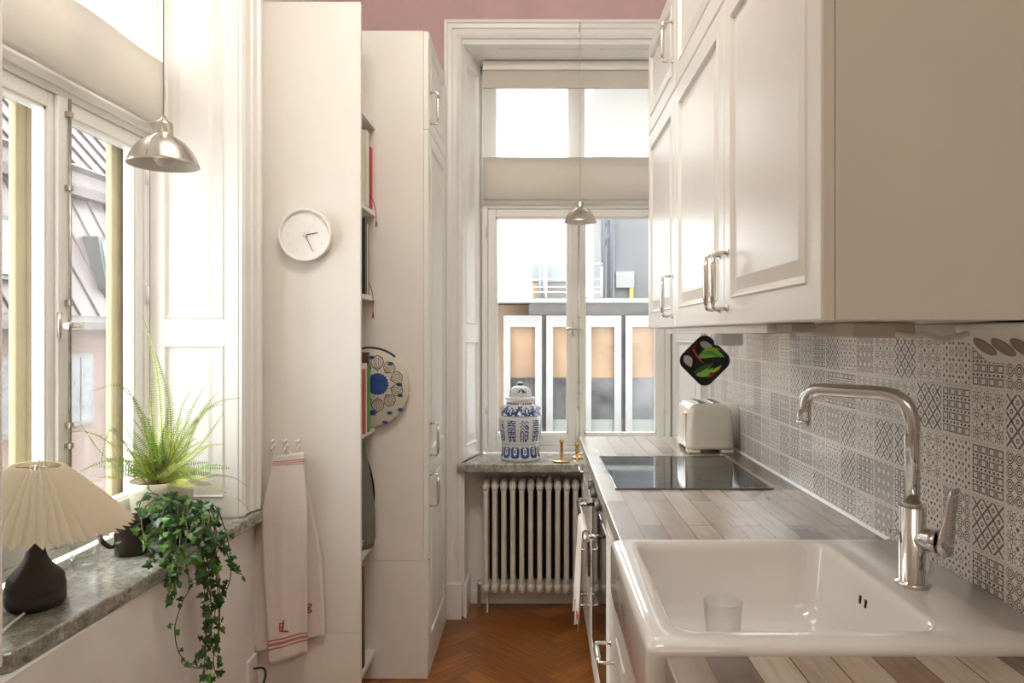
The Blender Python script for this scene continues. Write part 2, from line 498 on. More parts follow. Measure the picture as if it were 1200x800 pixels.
# ---- casings (stepped architrave), profile in (t across width, depth)
def casing_strip(b, p0, p1, across, out, w, m0=0, m1=0):
    """stepped board from p0 to p1; across = direction toward wall, out = toward room"""
    prof = [(0, 0), (0, .012), (.012, .020), (.024, .014), (w * .52, .014), (w * .56, .022), (w * .80, .024), (w * .84, .034), (w, .034), (w, 0)]
    A, O = Vector(across), Vector(out); T = (Vector(p1) - Vector(p0)).normalized()
    rings = [[Vector(p) + A * a + O * d + T * (a * m) for a, d in prof] for p, m in ((p0, m0), (p1, m1))]
    b.loft(rings, 0, False, True, True, True)
b = MB()
casing_strip(b, (NX0, YW, .17), (NX0, YW, 2.82), (-1, 0, 0), (0, -1, 0), .084, 0, 1)
casing_strip(b, (NX0, YW, 2.82), (.812, YW, 2.82), (0, 0, 1), (0, -1, 0), .084, -1, 0)
b.box(NX0 - .09, NX0 + .002, YW - .04, YW, 0, .17)
struct('trim_2', b, TRIM, .0015)
b = MB()
casing_strip(b, (WX, OY1, .755), (WX, OY1, 2.86), (0, 1, 0), (1, 0, 0), .13, 0, 1)
casing_strip(b, (WX, OY0, .755), (WX, OY0, 2.86), (0, -1, 0), (1, 0, 0), .13, 0, 1)
casing_strip(b, (WX, OY0, 2.86), (WX, OY1, 2.86), (0, 0, 1), (1, 0, 0), .13, -1, 1)
struct('trim_3', b, TRIM, .0015)

# ---- panelled window reveal: board spanned between two plan points
def reveal(name, a, c, z0, z1, panels, thick=.02, flip=1):
    ax, ay = a; cx, cy = c
    U = Vector((cx - ax, cy - ay, 0)); L = U.length; U.normalize(); N = Vector((-U.y, U.x, 0)) * flip
    O = Vector((ax, ay, 0))
    def P(u, z, d): return O + U * u + Vector((0, 0, z)) + N * d
    b = MB()
    # stiles, rails and panels, each ring steps in
    us = sorted(panels, key=lambda p: p[0])
    m = .045
    zz = [z0] + [v for p in us for v in p] + [z1]
    b.loft([[P(0, z0, d), P(m, z0, d), P(m, z1, d), P(0, z1, d)] for d in (-thick, 0)], 0, False, True, True, True)
    b.loft([[P(L - m, z0, d), P(L, z0, d), P(L, z1, d), P(L - m, z1, d)] for d in (-thick, 0)], 0, False, True, True, True)
    for k in range(0, len(zz), 2):
        b.loft([[P(m, zz[k], d), P(L - m, zz[k], d), P(L - m, zz[k + 1], d), P(m, zz[k + 1], d)] for d in (-thick, 0)], 0, False, True, True, True)
    for (p0, p1) in us:
        rings = []
        for ins, d in ((0, 0), (.006, .004), (.012, -.009), (.024, -.009), (.055, -.001)):
            rings.append([P(m + ins, p0 + ins, d), P(L - m - ins, p0 + ins, d), P(L - m - ins, p1 - ins, d), P(m + ins, p1 - ins, d)])
        b.loft(rings, 0, False, True, False, True)
    return struct(name, b, TRIM)
reveal('trim_4', (-1.327, 2.490), (WX - .001, OY1 - .002), .755, 2.86, [(.82, 1.345), (1.43, 2.78)], flip=-1)
reveal('trim_5', (-1.327, 1.56), (WX - .001, OY0 + .002), .755, 2.86, [(.82, 1.345), (1.43, 2.78)])
reveal('trim_6', (-.31, 3.85), (NX0 + .002, YW + .001), .755, 2.83, [(.82, 1.345), (1.43, 2.72)], flip=1)
reveal('trim_7', (.70, 3.85), (NX1 - .002, YW + .001), .755, 2.83, [(.82, 1.345), (1.43, 2.72)], flip=-1)
b = MB()   # head boards of the two reveals
b.prism([(-.33, 3.86), (NX0, YW + .002), (.79, YW + .002), (.72, 3.86)], 2.795, 2.829)
b.prism([(-.2, 3.62), (.22, 3.62), (.22, 3.635), (-.2, 3.635)], 2.789, 2.796); b.prism([(.30, 3.62), (.72, 3.62), (.72, 3.635), (.30, 3.635)], 2.789, 2.796)
struct('trim_8', b, TRIM)
struct('trim_9', MB().prism([(-1.34, 1.52), (WX, OY0), (WX, OY1), (-1.34, 2.5)], 2.80, 2.859), TRIM)

# ---- windows, local frame: x = width, y = outward, z = up, origin at plan centre of inner face
def make_window(name, W, z0, z1, trz, outer_mat):
    root = sroot(name)
    h = W / 2
    def fr(x0, x1, y0, y1, a, c, t, bt=None, b=None):   # rectangular frame
        b = b or MB(); bt = bt or t
        b.box(x0, x0 + t, y0, y1, a, c); b.box(x1 - t, x1, y0, y1, a, c)
        b.box(x0 + t, x1 - t, y0, y1, a, a + bt); b.box(x0 + t, x1 - t, y0, y1, c - t, c)
        return b
    b = fr(-h, h, 0, .075, z0, z1, .03, .028); b.box(-h + .03, h - .03, .0, .075, trz - .025, trz + .03)
    b.box(-h, h, -.012, 0, trz - .006, trz + .022)
    b.build('window_frame', TRIM, root, .003)
    for sx in (-1, 1):
        x0, x1 = (-h + .031, -.001) if sx < 0 else (.001, h - .031)
        c = fr(x0, x1, .006, .05, z0 + .029, trz - .026, .042, .06).build('casement', TRIM, root, .004)
        m = MB(); i0, i1 = x0 + .042, x1 - .042
        a0, a1 = z0 + .089, trz - .068
        for s_ in ((i0, i0 + .008, a0, a1), (i1 - .008, i1, a0, a1), (i0, i1, a0, a0 + .008), (i0, i1, a1 - .008, a1)):
            m.box(s_[0], s_[1], .012, .045, s_[2], s_[3])
        m.build('glazing_bead', TRIM, c)
        MB().box(x0 + .036, x1 - .036, .028, .031, z0 + .08, trz - .062).build('pane', PANE, c)
        c = fr(x0, x1, .006, .05, trz + .031, z1 - .031, .045).build('top_casement', TRIM, root, .004)
        MB().box(x0 + .04, x1 - .04, .028, .031, trz + .07, z1 - .07).build('pane', PANE, c)
        hx = x0 - .006 if sx < 0 else x1 + .006
        for hz in (z0 + .2, z0 + .72, trz - .18):
            MB().cyl((hx, -.004, hz), (hx, -.004, hz + .06), .006, 8).build('hinge', TRIM, root)
        # outer casement
        y0 = .095
        xa, xb = (x0 - .01, x1) if sx < 0 else (x0, x1 + .01)
        o = fr(xa, xb, y0, y0 + .022, z0 + .01, trz - .01, .038, .055).build('outer_casement', outer_mat, root, .003)
        MB().box(x0 + .02, x1 - .02, y0 + .012, y0 + .015, z0 + .05, trz - .04).build('pane', PANE, o)
        o = fr(xa, xb, y0, y0 + .022, trz + .01, z1 - .01, .04).build('outer_top_casement', outer_mat, root, .003)
        MB().box(x0 + .02, x1 - .02, y0 + .012, y0 + .015, trz + .04, z1 - .04).build('pane', PANE, o)
    e = fr(-h, h, .094, .120, z0 - .02, z1 + .02, .03); e.build('outer_frame', outer_mat, root)
    e = MB(); e.box(-.022, .022, -.008, .006, z0 + .03, trz - .028); e.build('cover_strip', TRIM, root, .004)
    # espagnolette rod with latch
    r = MB(); r.cyl((.012, -.018, z0 + .05), (.012, -.018, trz - .03), .0045, 8)
    for z in (z0 + .07, z0 + .30, 1.12, 1.46, 1.78, trz - .08): r.box(.004, .020, -.024, -.006, z, z + .014)
    rod = r.build('espagnolette_rod', OLDMET if outer_mat is CREAMEX else NICKEL, root)
    k = MB(); k.cyl((.012, -.014, 1.405), (.012, -.05, 1.405), .008, 10)
    k.tube([(.03, -.045, 1.40), (.012, -.05, 1.405), (-.03, -.052, 1.41), (-.055, -.05, 1.402)], [.005, .008, .006, .009], 8)
    k.cyl((-.02, -.01, 1.37), (-.02, -.01, 1.44), .006, 8)
    k.build('latch_handle', NICKEL, rod)
    return root
w1 = make_window('window_1', .995, .762, 2.795, 2.065, TRIM)
w1.location = (.195, 3.85, 0)
w2 = make_window('window_2', .93, .762, 2.80, 2.065, CREAMEX)
w2.rotation_euler = (0, 0, PI / 2); w2.location = (-1.327, 2.025, 0)
# cream outside lining of the left opening
b = MB(); b.box(-1.47, -1.40, 2.492, 2.4999, .712, 2.86); b.box(-1.47, -1.34, 1.3851, 1.556, .712, 2.86)
struct('trim_10', b, CREAMEX)

b = MB(); b.box(NX0, -.30, 3.875, 4.07, .712, 2.829); b.box(.69, NX1, 3.875, 4.07, .712, 2.829); b.box(-.30, .69, 3.93, 4.07, 2.79, 2.829)
struct('trim_11', b, TRIM)
b = MB(); b.box(-1.469, -1.345, 1.556, 2.4915, 2.795, 2.859)
struct('trim_12', b, TRIM)
# ---- roller / folding blinds
def blind(name, origin, U, N, w, label):
    """U along width, N toward room"""
    O = Vector(origin); U = Vector(U); N = Vector(N)
    root = thing(name, origin, label, 'blind')
    def P(u, z, d): return O + U * u + Vector((0, 0, z)) + N * d
    h = w / 2
    def sheet(z0, z1, d, n=24, amp=.0):
        b = MB(); rings = []
        for k in range(n + 1):
            u = -h + w * k / n
            rings.append([P(u, z0 + amp * math.sin(k * 1.3) * .3, d + amp * math.sin(k * .8)), P(u, (z0 + z1) / 2, d + amp * math.cos(k * .7)), P(u, z1, d)])
        b.loft(rings, 0, True, False); return b
    sheet(2.27, 2.77, 0, amp=.0015).build('sheer_fabric', SHEER, root)
    b = MB()
    for (z0, z1, d, n) in ((2.07, 2.292, .014, 24),):
        rings = []
        for k in range(n + 1):
            u = -h + w * k / n; a = .003 * math.sin(k * .55)
            rings.append([P(u, 2.292, .002), P(u, 2.296, .012 + a), P(u, 2.19, .019 + a * 1.3), P(u, 2.085, .014 - a), P(u, 2.073, .004), P(u, 2.085, -.004), P(u, 2.28, -.003)])
        b.loft(rings, 0, True, True, True, True)
    b.build('folded_fabric', FOLDF, root)
    b = MB(); c = [P(-h, 2.745, -.012), P(-h, 2.745, .03), P(-h, 2.79, .03), P(-h, 2.79, -.012)]
    b.loft([c, [p + U * w for p in c]], 0, False, True, True, True); b.build('head_rail', TRIM, root, .003)
    b = MB(); c = [P(-h, 2.655, -.003), P(-h, 2.655, .012), P(-h, 2.745, .014), P(-h, 2.745, -.003)]
    b.loft([c, [p + U * w for p in c]], 0, False, True, True, True); b.build('valance', FOLDF, root, .003)
    return root
blind('folding_blind', (.20, 3.80, 0), (1, 0, 0), (0, -1, 0), .985, 'cream folding fabric blind half lowered on the end window above the radiator')
blind('folding_blind', (-1.285, 2.02, 0), (0, 1, 0), (1, 0, 0), .90, 'cream folding fabric blind half lowered on the left window above the table lamp')

# ================================================================== BACKSPLASH
b = MB()
grid = ["OLOFO", "SFSLS", "XSXOB", "FLFXF", "LFLSL"]   # columns by depth, rows top to bottom
key = {'O': 0, 'S': 1, 'X': 2, 'F': 3, 'L': 4, 'B': 5}
Y0 = 1.2757 - .5
zb = [1.38, 1.281, 1.181, 1.081, .981, .9005]
nc = 28
for c in range(nc):
    y0 = Y0 + c * .1
    if y0 > 3.47: break
    col = grid[(c - 4) % 5]
    for r in range(5):
        k = key[col[r]]
        if c > 8: k = key[grid[(c * 2 + r * 3 + (c * r) % 3) % 5][r]]
        z1, z0 = zb[r], zb[r + 1]; g = .0012; y1 = min(y0 + .1, 3.48)
        vs = [(RXW, y0 + g, z0 + g), (RXW, y1 - g, z0 + g), (RXW, y1 - g, z1 - g), (RXW, y0 + g, z1 - g)]
        bk = [(x + .004, y, z) for x, y, z in [(RXW, y0 + .0004, z0 + .0004), (RXW, y1 - .0004, z0 + .0004), (RXW, y1 - .0004, z1 - .0004), (RXW, y0 + .0004, z1 - .0004)]]
        vv = 1 - (z1 - z0) / .1
        uv = [(1, max(0, vv)), (0, max(0, vv)), (0, 1), (1, 1)]
        b.add(vs + bk, [(3, 2, 1, 0), (0, 1, 5, 4), (1, 2, 6, 5), (2, 3, 7, 6), (3, 0, 4, 7)], k, False, [uv[::-1]] + [[(.01, .01)] * 4] * 4)
n0 = len(b.f)
b.box(RXW + .0015, RXW + .0075, Y0, 3.48, .895, 1.40, 6)
b.box(RXW + .0002, RXW + .0015, Y0, 3.48, 1.3795, 1.40, 6)
b.prism([(RXW - .006, .9005), (RXW + .001, .9005), (RXW + .001, .909)], 1.70, 3.40, 7, map=lambda x, y, z: (x, z, y))
for k in range(n0, len(b.f)): b.uv[k] = [(0, 0)] * len(b.f[k])
o = b.build('tile_backsplash', TILES); tag(o, 'black and white patterned tile backsplash between worktop and wall cabinets', 'backsplash')

# ================================================================== WORKTOP, HOB, SINK
o = MB().box(.188, RXW - .0015, 1.677, 3.42, .862, .90).build('worktop', BUTCH, None, .003)
tag(o, 'long wooden butcher block worktop carrying the hob and the toaster', 'worktop')
o = MB().box(.188, RXW - .0015, .55, 1.092, .862, .90).build('worktop', BUTCH, None, .003)
tag(o, 'short wooden worktop piece in front of the sink at the bottom edge', 'worktop')
hob = thing('induction_hob', (.48, 2.55, .9), 'black glass induction hob set in the wooden worktop', 'hob')
MB().box(.237, .72, 2.256, 2.84, .9002, .905).build('glass_top', BLACKG, hob, .002)
for cx, cy, r in ((.36, 2.41, .09), (.36, 2.68, .075), (.60, 2.41, .075), (.60, 2.68, .09)):
    MB().lathe([(r, 0), (r + .0012, 0)], (cx, cy, .9053), 40).build('cooking_zone', simple('printed zone line', (.10, .10, .10), .2), hob)
for ya in (2.253, 2.8395): MB().box(.234, .723, ya, ya + .0035, .9001, .9055).build('metal_edge', STEELD, hob)

def rrect(x0, x1, y0, y1, r, z, n=6):
    pts = []
    for cx, cy, a0 in ((x1 - r, y1 - r, 0), (x0 + r, y1 - r, PI / 2), (x0 + r, y0 + r, PI), (x1 - r, y0 + r, 1.5 * PI)):
        for k in range(n + 1):
            a = a0 + PI / 2 * k / n; pts.append(Vector((cx + r * math.cos(a), cy + r * math.sin(a), z)))
    return pts
sink = thing('butler_sink', (.49, 1.385, .76), 'large white ceramic butler sink with a raised rim and tap deck', 'sink')
SX0, SX1, SY0, SY1 = .162, RXW - .002, 1.094, 1.676
def orr(ins, z): return rrect(SX0 + ins, SX1 - ins * .2, SY0 + ins, SY1 - ins, .022, z)
rings = [orr(.012, .776), orr(.003, .782), orr(.0, .80), orr(.0, .897), orr(.001, .904), orr(.005, .910), orr(.013, .913)]
BX0, BX1, BY0, BY1 = .215, .640, 1.155, 1.655
def irr(ins, z, r=.045): return rrect(BX0 + ins, BX1 - ins, BY0 + ins, BY1 - ins, r, z)
rings += [irr(-.006, .913), irr(-.001, .911), irr(.004, .904), irr(.007, .89), irr(.020, .78), irr(.030, .758, .05), irr(.052, .746, .05), irr(.085, .7435, .04), irr(.16, .742, .03)]
MB().loft(rings, 0, True, True, False, True).build('basin', CERAM, sink)
b = MB()
for dy in (-.012, .012): b.tube([(.6315, 1.42 + dy, .868), (.6305, 1.42 + dy, .853)], .0045, 8)
b.build('overflow_slot', BLACKM, sink)
MB().lathe([(.0, .002), (.012, .002), (.03, .0035), (.04, .002), (.042, 0)], (.43, 1.40, .7425), 24).build('drain', CHROME, sink)

# tap
fau = thing('kitchen_tap', (.696, 1.363, .913), 'tall chrome kitchen tap with swan neck standing on the sink deck', 'tap')
b = MB(); b.lathe([(.0, 0), (.030, 0), (.031, .004), (.029, .008), (.0235, .010), (.0235, .145), (.022, .147), (.0, .147)], (.696, 1.363, .9132), 32)
b.build('body', CHROME, fau)
fx, fy = .696, 1.363
pts = rounded([(fx, fy, 1.058), (fx, fy, 1.268), (.548, 1.500, 1.268), (.544, 1.503, 1.196)], .060, 10)
MB().tube(pts, .0135, 18).build('spout', CHROME, fau)
MB().tube([(.5442, 1.5029, 1.203), (.5438, 1.5031, 1.194)], .0140, 18).build('aerator', CHROME, fau)
b = MB(); b.tube([(fx, fy, 1.058), (fx, fy, 1.066)], [.0165, .0165], 18); b.build('collar', NICKEL, fau)
hd = Vector((.62, -.78, 0)).normalized()
c0 = Vector((fx, fy, 1.003))
cart = MB().tube([c0, c0 + hd * .030, c0 + hd * .032, c0 + hd * .046], [.0205, .0205, .0215, .0215], 20).build('cartridge', CHROME, fau)
# lever: flat tapered paddle
b = MB(); base = c0 + hd * .048 + Vector((.004, 0, 0))
sd = Vector((.86, .50, 0))
rings = []
for t_, w_, th in ((-.024, .008, .008), (-.020, .016, .011), (-.006, .0215, .012), (.012, .0205, .010), (.04, .0165, .007), (.080, .0160, .005), (.096, .0160, .004), (.098, .012, .003)):
    cpt = base + Vector((.0, 0, t_)) + hd * .006 + Vector((.19 * max(0, t_), 0, 0))
    rings.append([cpt + sd * (w_ * math.cos(a)) + hd * (th * math.sin(a)) for a in [2 * PI * k / 16 for k in range(16)]])
b.loft(rings, 0, True, True, True, True); b.build('lever', CHROME, fau)
dv = Vector((-.75, .3, 0)).normalized()
b = MB(); q = c0 + Vector((0, 0, .006)); b.tube([q + dv * .02, q + dv * .040], .0045, 10); b.tube([q + dv * .040, q + dv * .044], .010, 16); b.tube([q + dv*.042 + Vector((0,0,-.004)), q + dv * .052 + Vector((0,0,-.004))], .003, 8)
b.build('diverter_knob', CHROME, fau)

def tumbler(loc, r, h, name, label, twist=0):
    b = MB()
    prof = [(0, .004), (r * .70, .004), (r * .74, .010), (r * .97, h), (r, h), (r * .78, .0), (0, 0)]
    prof = [(0, .007), (r * .68, .007), (r * .75, .02), (r * .95, h - .001), (r * .985, h), (r, h - .001), (r * .80, .015), (r * .74, .001), (0, 0)]
    b.lathe(prof, loc, 36)
    o = b.build(name, TUMB); return tag(o, label, 'glass')
tumbler((.362, 1.44, .7436), .038, .112, 'drinking_glass', 'clear drinking glass standing inside the white sink')

# ================================================================== BOW HANDLE
def bow(parent, wall, out, along, span, proj=.034, r=.0042, name='handle', m=None):
    """wall = centre point on the door face, out = normal, along = direction of the bar"""
    w, o_, a = Vector(wall), Vector(out), Vector(along)
    p = [w - a * span / 2, w - a * span / 2 + o_ * proj, w + a * span / 2 + o_ * proj, w + a * span / 2]
    b = MB(); pts = rounded(p, .009, 5); b.tube(pts, r, 10)
    b.tube([w - a * span * .42 + o_ * proj, w - a * span * .25 + o_ * (proj + .001), w + a * span * .25 + o_ * (proj + .001), w + a * span * .42 + o_ * proj], [r, r * 1.7, r * 1.7, r], 10)
    for s_ in (-1, 1): b.tube([w + a * s_ * span / 2, w + a * s_ * span / 2 + o_ * .004], r * 1.9, 10)
    return b.build(name, m or HANDLE, parent)

def panel_door(parent, X, out, y0, y1, z0, z1, th=.02, fr=.058, name='door', mat=None):
    """door lying in a plane x = X, facing out (+1/-1 along x)"""
    b = MB(); g = .0015
    y0 += g; y1 -= g; z0 += g; z1 -= g
    def rg(ins, d): return [Vector((X + out * d, y, z)) for y, z in ((y0 + ins, z0 + ins), (y1 - ins, z0 + ins), (y1 - ins, z1 - ins), (y0 + ins, z1 - ins))]
    rings = [rg(0, -th), rg(0, -.003), rg(.003, 0), rg(fr, 0), rg(fr + .004, .003), rg(fr + .010, -.007), rg(fr + .018, -.007), rg(fr + .045, -.001)]
    b.loft(rings, 0, False, True, True, True)
    return b.build(name, mat or LACQ, parent)

# ================================================================== WALL CABINETS (right)
XC = .43
ys = [1.112, 1.70, 2.315, 2.88]
labs = ['nearest white wall cabinet with a plain side above the tap', 'middle white panelled wall cabinet above the worktop between two others', 'farthest tall white wall cabinet beside the end window']
labt = ['small white top cabinet nearest the camera above the right wall cabinets', 'small white top cabinet in the middle above the wall cabinets', 'small white top cabinet nearest the end window with a bow handle']
for k in range(3):
    y0, y1 = ys[k], ys[k + 1]
    hy = (y1 - .035) if k == 0 else (y0 + .035)
    t = thing('wall_cabinet', ((XC + RXW) / 2, (y0 + y1) / 2, 1.40), labs[k], 'cabinet', 'tall wall cabinets over the worktop')
    MB().box(XC + .021, RXW - .001, y0 + .0005, y1 - .0005, 1.402, 2.157).build('carcass', SIDEP, t, .001)
    d = panel_door(t, XC, -1, y0, y1, 1.40, 2.157)
    bow(d, (XC, hy, 1.502), (-1, 0, 0), (0, 0, 1), .128, m=HANDLE)
    t = thing('top_cabinet', ((XC + RXW) / 2, (y0 + y1) / 2, 2.158), labt[k], 'cabinet', 'small top cabinets over the wall cabinets')
    MB().box(XC + .021, RXW - .001, y0 + .0005, y1 - .0005, 2.159, 2.505).build('carcass', SIDEP, t, .001)
    d = panel_door(t, XC, -1, y0, y1, 2.158, 2.51)
    bow(d, (XC, y0 + .035, 2.32), (-1, 0, 0), (0, 0, 1), .128)
# things under the wall cabinets
t = thing('under_cabinet_light', (.49, 1.85, 1.381), 'slim white light bar fixed under the wall cabinets', 'light')
MB().box(.455, .53, 1.46, 2.62, 1.3815, 1.4015).build('housing', WHITEPL, t, .003)
b = MB(); b.box(.47, .515, 1.36, 1.455, 1.384, 1.4015); b.build('end_block', simple('grey plastic', (.45, .42, .38), .5), t, .004)
MB().tube([(.485, 1.40, 1.381), (.485, 1.445, 1.381)], .006, 10).build('switch', WHITEPL, t)
o = MB().box(.55, .66, 1.28, 1.46, 1.374, 1.4015).build('transformer_box', simple('beige plastic', (.62, .56, .48), .45), None, .004)
tag(o, 'beige transformer box under the nearest wall cabinet', 'transformer')
o = MB().box(.635, .715, 2.56, 2.66, 1.340, 1.4015).build('junction_box', WHITEPL, None, .006)
tag(o, 'small white junction box behind the pot holder', 'junction box')
ps = thing('power_strip', (.79, 1.18, 1.333), 'white corner power strip with three round sockets under the nearest cabinet', 'power strip')
pr = [(.740, 1.3985), (RXW - .0005, 1.3985), (RXW - .0005, 1.330), (.800, 1.330), (.740, 1.388)]
MB().loft([[Vector((x, y, z)) for x, z in pr] for y in (1.02, 1.305)], 0, False, True, True, True).build('housing', WHITEPL, ps, .004)
nrm = Vector((-.058, 0, -.060)).normalized()
for y in (1.262, 1.212, 1.162):
    c = Vector((.770, y, 1.359)) + nrm * .0003
    s_ = MB().lathe([(.0, .0006), (.0200, .0006), (.0205, .0018), (.0222, .0)], c, 24, axis=nrm)
    so = s_.build('socket', [SOCK], ps)
b = MB(); b.tube(spline([(.62, 1.30, 1.385), (.64, 1.26, 1.376), (.66, 1.255, 1.380), (.70, 1.27, 1.372), (.745, 1.27, 1.381)], 6), .0055, 10)
o = b.build('power_cable', CABLE); tag(o, 'white cable looping from the transformer box to the power strip', 'cable')

# ================================================================== BASE CABINETS
XF = .205
def base_unit(name, y0, y1, label, cat='cabinet', X=XF, top=.861):
    t = thing(name, ((X + RXW) / 2, (y0 + y1) / 2, 0), label, cat)
    MB().box(X + .02, RXW + .005, y0 + .0005, y1 - .0005, .09, top).build('carcass', SIDEP, t)
    MB().box(X + .06, RXW, y0, y1, 0, .089).build('plinth', TRIM, t)
    return t
t = base_unit('drawer_cabinet', 2.852, 3.42, 'white drawer cabinet under the worktop nearest the end window')
for z0, z1, hz in ((.73, .86, .81), (.56, .73, .672), (.33, .56, .49), (.095, .33, .26)):
    d = MB().box(XF, XF + .019, 2.854, 3.418, z0 + .0015, z1 - .0015).build('drawer', LACQ, t, .003)
    bow(d, (XF, 3.08, hz), (-1, 0, 0), (0, 1, 0), .128)
t = base_unit('oven', 2.252, 2.85, 'built-in oven with knobs and a long steel handle under the hob', 'oven')
MB().box(XF, XF + .019, 2.256, 2.846, .765, .858).build('control_panel', simple('steel panel', (.5, .49, .47), .3, .8), t, .003)
dr = MB().box(XF, XF + .019, 2.256, 2.846, .20, .76).build('door', GLASSD, t, .003)
b = MB(); b.tube([(.150, 2.29, .735), (.150, 2.81, .735)], .0085, 12)
for y in (2.33, 2.77): b.tube([(XF, y, .735), (.150, y, .735)], .0065, 10)
b.build('handle', CHROME, dr)
MB().box(XF - .002, XF + .019, 2.256, 2.846, .10, .196).build('lower_drawer', LACQ, t, .003)
for y in (2.41, 2.60, 2.74):
    MB().tube([(XF, y, .815), (XF - .022, y, .815)], [.019, .017], 20).build('knob', STEELD, t)
t = base_unit('base_cabinet', 1.68, 2.25, 'white base cabinet between the sink and the oven')
d = panel_door(t, XF, -1, 1.68, 2.25, .095, .858)
bow(d, (XF, 2.02, .50), (-1, 0, 0), (0, 1, 0), .128, proj=.045, r=.005)
t = base_unit('sink_cabinet', 1.096, 1.676, 'white cabinet carrying the butler sink', X=.170, top=.735)
for y0, y1 in ((1.098, 1.386), (1.388, 1.674)):
    panel_door(t, .170, -1, y0, y1, .095, .770)
t = base_unit('base_cabinet', .56, 1.090, 'white base cabinet under the short worktop at the bottom edge')
panel_door(t, XF, -1, .56, 1.09, .095, .858)

# dish towel over oven handle
tt = thing('dish_towel', (.15, 2.48, .44), 'white dish towel hanging over the oven handle', 'towel')
def drape(x_off):
    rings = []
    n = 12
    for k in range(n + 1):
        y = 2.36 + .22 * k / n; a = .006 * math.sin(k * 1.1)
        prof = [(.125 + a * 1.4, .42 + .01 * math.sin(k)), (.130 + a, .52), (.134 + a * .8, .62), (.137, .70), (.1385, .735), (.142, .7435), (.150, .747), (.158, .7435), (.163, .73), (.168, .64 + a), (.17 - a, .56)]
        rings.append([Vector((x, y + .002 * math.sin(z * 30), z)) for x, z in prof])
    return MB().loft(rings, 0, True, False)
o = drape(0).build('cloth', m_towel('oven towel linen', []), tt)
sm = o.modifiers.new('solid', 'SOLIDIFY'); sm.thickness = .002; sm.offset = 1
b = MB(); b.tube([(.1235, 2.38, .45), (.1235, 2.56, .452)], .002, 6); b.tube([(.1235, 2.38, .462), (.1235, 2.56, .464)], .002, 6)
b.build('red_stripe', REDTH, tt)
# ================================================================== TOASTER
ty, tx = 3.06, .690
t = thing('toaster', (tx, ty, .90), 'cream two slot toaster at the far end of the worktop', 'toaster')
hw, hl = .094, .13
def tr_(ins, z): return rrect(tx - hw + ins, tx + hw - ins, ty - hl + ins, ty + hl - ins, .03, z)
rings = [tr_(0.0, .917), tr_(-.002, .93), tr_(.0, 1.00), tr_(.003, 1.06), tr_(.010, 1.082), tr_(.022, 1.095), tr_(.040, 1.100), tr_(.065, 1.1005)]
MB().loft(rings, 0, True, True, True, True).build('body', TOASTC, t)
for sx in (-1, 1):
    for sy in (-1, 1):
        MB().box(tx + sx * .067 - .026, tx + sx * .067 + .026, ty + sy * .10 - .029, ty + sy * .10 + .029, .9005, .9175).build('foot', TOASTC, t, .008)
for sx in (-1, 1):
    s_ = MB(); s_.box(tx + sx * .03 - .015, tx + sx * .03 + .015, ty - .095, ty + .07, 1.1006, 1.1025); s_.build('slot_rim', CHROME, t)
    s_ = MB(); s_.box(tx + sx * .03 - .009, tx + sx * .03 + .009, ty - .088, ty + .063, 1.1026, 1.1032); s_.build('slot', BLACKM, t)
text_mesh('DUALIT', .026, 'embossed_lettering', TOASTC, t, Matrix.Translation((tx + .02, ty - hl - .0015, .965)) @ Matrix.Rotation(PI / 2, 4, 'X'), .0015)
MB().box(tx - hw - .004, tx - hw + .002, ty - .1, ty - .04, .94, 1.06).build('side_plate', simple('peach tinted steel', (.8, .68, .58), .25, .5), t, .002)  # peach tinted plate on the left side of the body

# ================================================================== POT HOLDER
ph = thing('pot_holder', (.607, 2.68, 1.285), 'black pot holder with green leaf print hanging under the farthest wall cabinet', 'pot holder')
pc = Vector((.607, 2.68, 1.283))
def PH(px, py, d=0):   # photograph pixel -> point on the pot holder's own plane
    return pc + Vector(((px - 826) / F * 2.68, -d, -(py - 422) / F * 2.68))
def rdiam(s_, r, d, n=8):
    base = rrect(-s_, s_, -s_, s_, r, 0, n); q = math.cos(PI / 4)
    return [pc + Vector(((p.x - p.y) * q, -d, (p.x + p.y) * q)) for p in base]
MB().loft([rdiam(.070, .03, -.003), rdiam(.070, .03, .003)], 0, False, True, True, True).build('quilted_cloth', BLACKM, ph)
ring = rdiam(.071, .031, 0); MB().tube(ring + [ring[0]], .0048, 8).build('binding', BLACKM, ph)
def leafpoly(p0, p1, w, bend=0, n=9):
    a, c = Vector(p0), Vector(p1); d = c - a; nn = Vector((-d.y, d.x)).normalized()
    L, Rr = [], []
    for k in range(n + 1):
        t_ = k / n; mid = a + d * t_ + nn * bend * math.sin(PI * t_); ww = w * math.sin(PI * t_ ** .8)
        L.append(mid + nn * ww); Rr.append(mid - nn * ww)
    return L, Rr
def leaf_on(b, p0, p1, w, bend, d, m, n=9):
    L, Rr = leafpoly(p0, p1, w, bend, n)
    b.loft([[PH(p.x, p.y, d), PH(q.x, q.y, d)] for p, q in zip(L, Rr)], m, False, False)
b = MB()
leaf_on(b, (818, 418), (849, 418), 6.5, -6, .0036, 0); leaf_on(b, (812, 436), (837, 424), 4.5, 2, .0036, 1)
leaf_on(b, (815, 439), (836, 430), 3.5, 3, .0038, 0); leaf_on(b, (832, 436), (846, 427), 2.0, 1, .0038, 2)
leaf_on(b, (822, 414), (846, 409), 1, -3, .0042, 2, 6); leaf_on(b, (814, 440), (833, 428), .9, 1, .0043, 2, 6)
leaf_on(b, (811, 404), (826, 427), 1.1, 2, .0036, 3, 6); leaf_on(b, (826, 438), (835, 440), 2, 0, .0036, 3, 6)
for k in range(12):
    t_ = k / 11; x = 820 + 22 * t_; y = 413 - 5 * math.sin(PI * t_) + 5 * t_
    b.tube([PH(x, y, .0042), PH(x + 3, y + 5 * math.sin(PI * (.15 + t_ * .8)), .0042)], .0008, 5, 4)
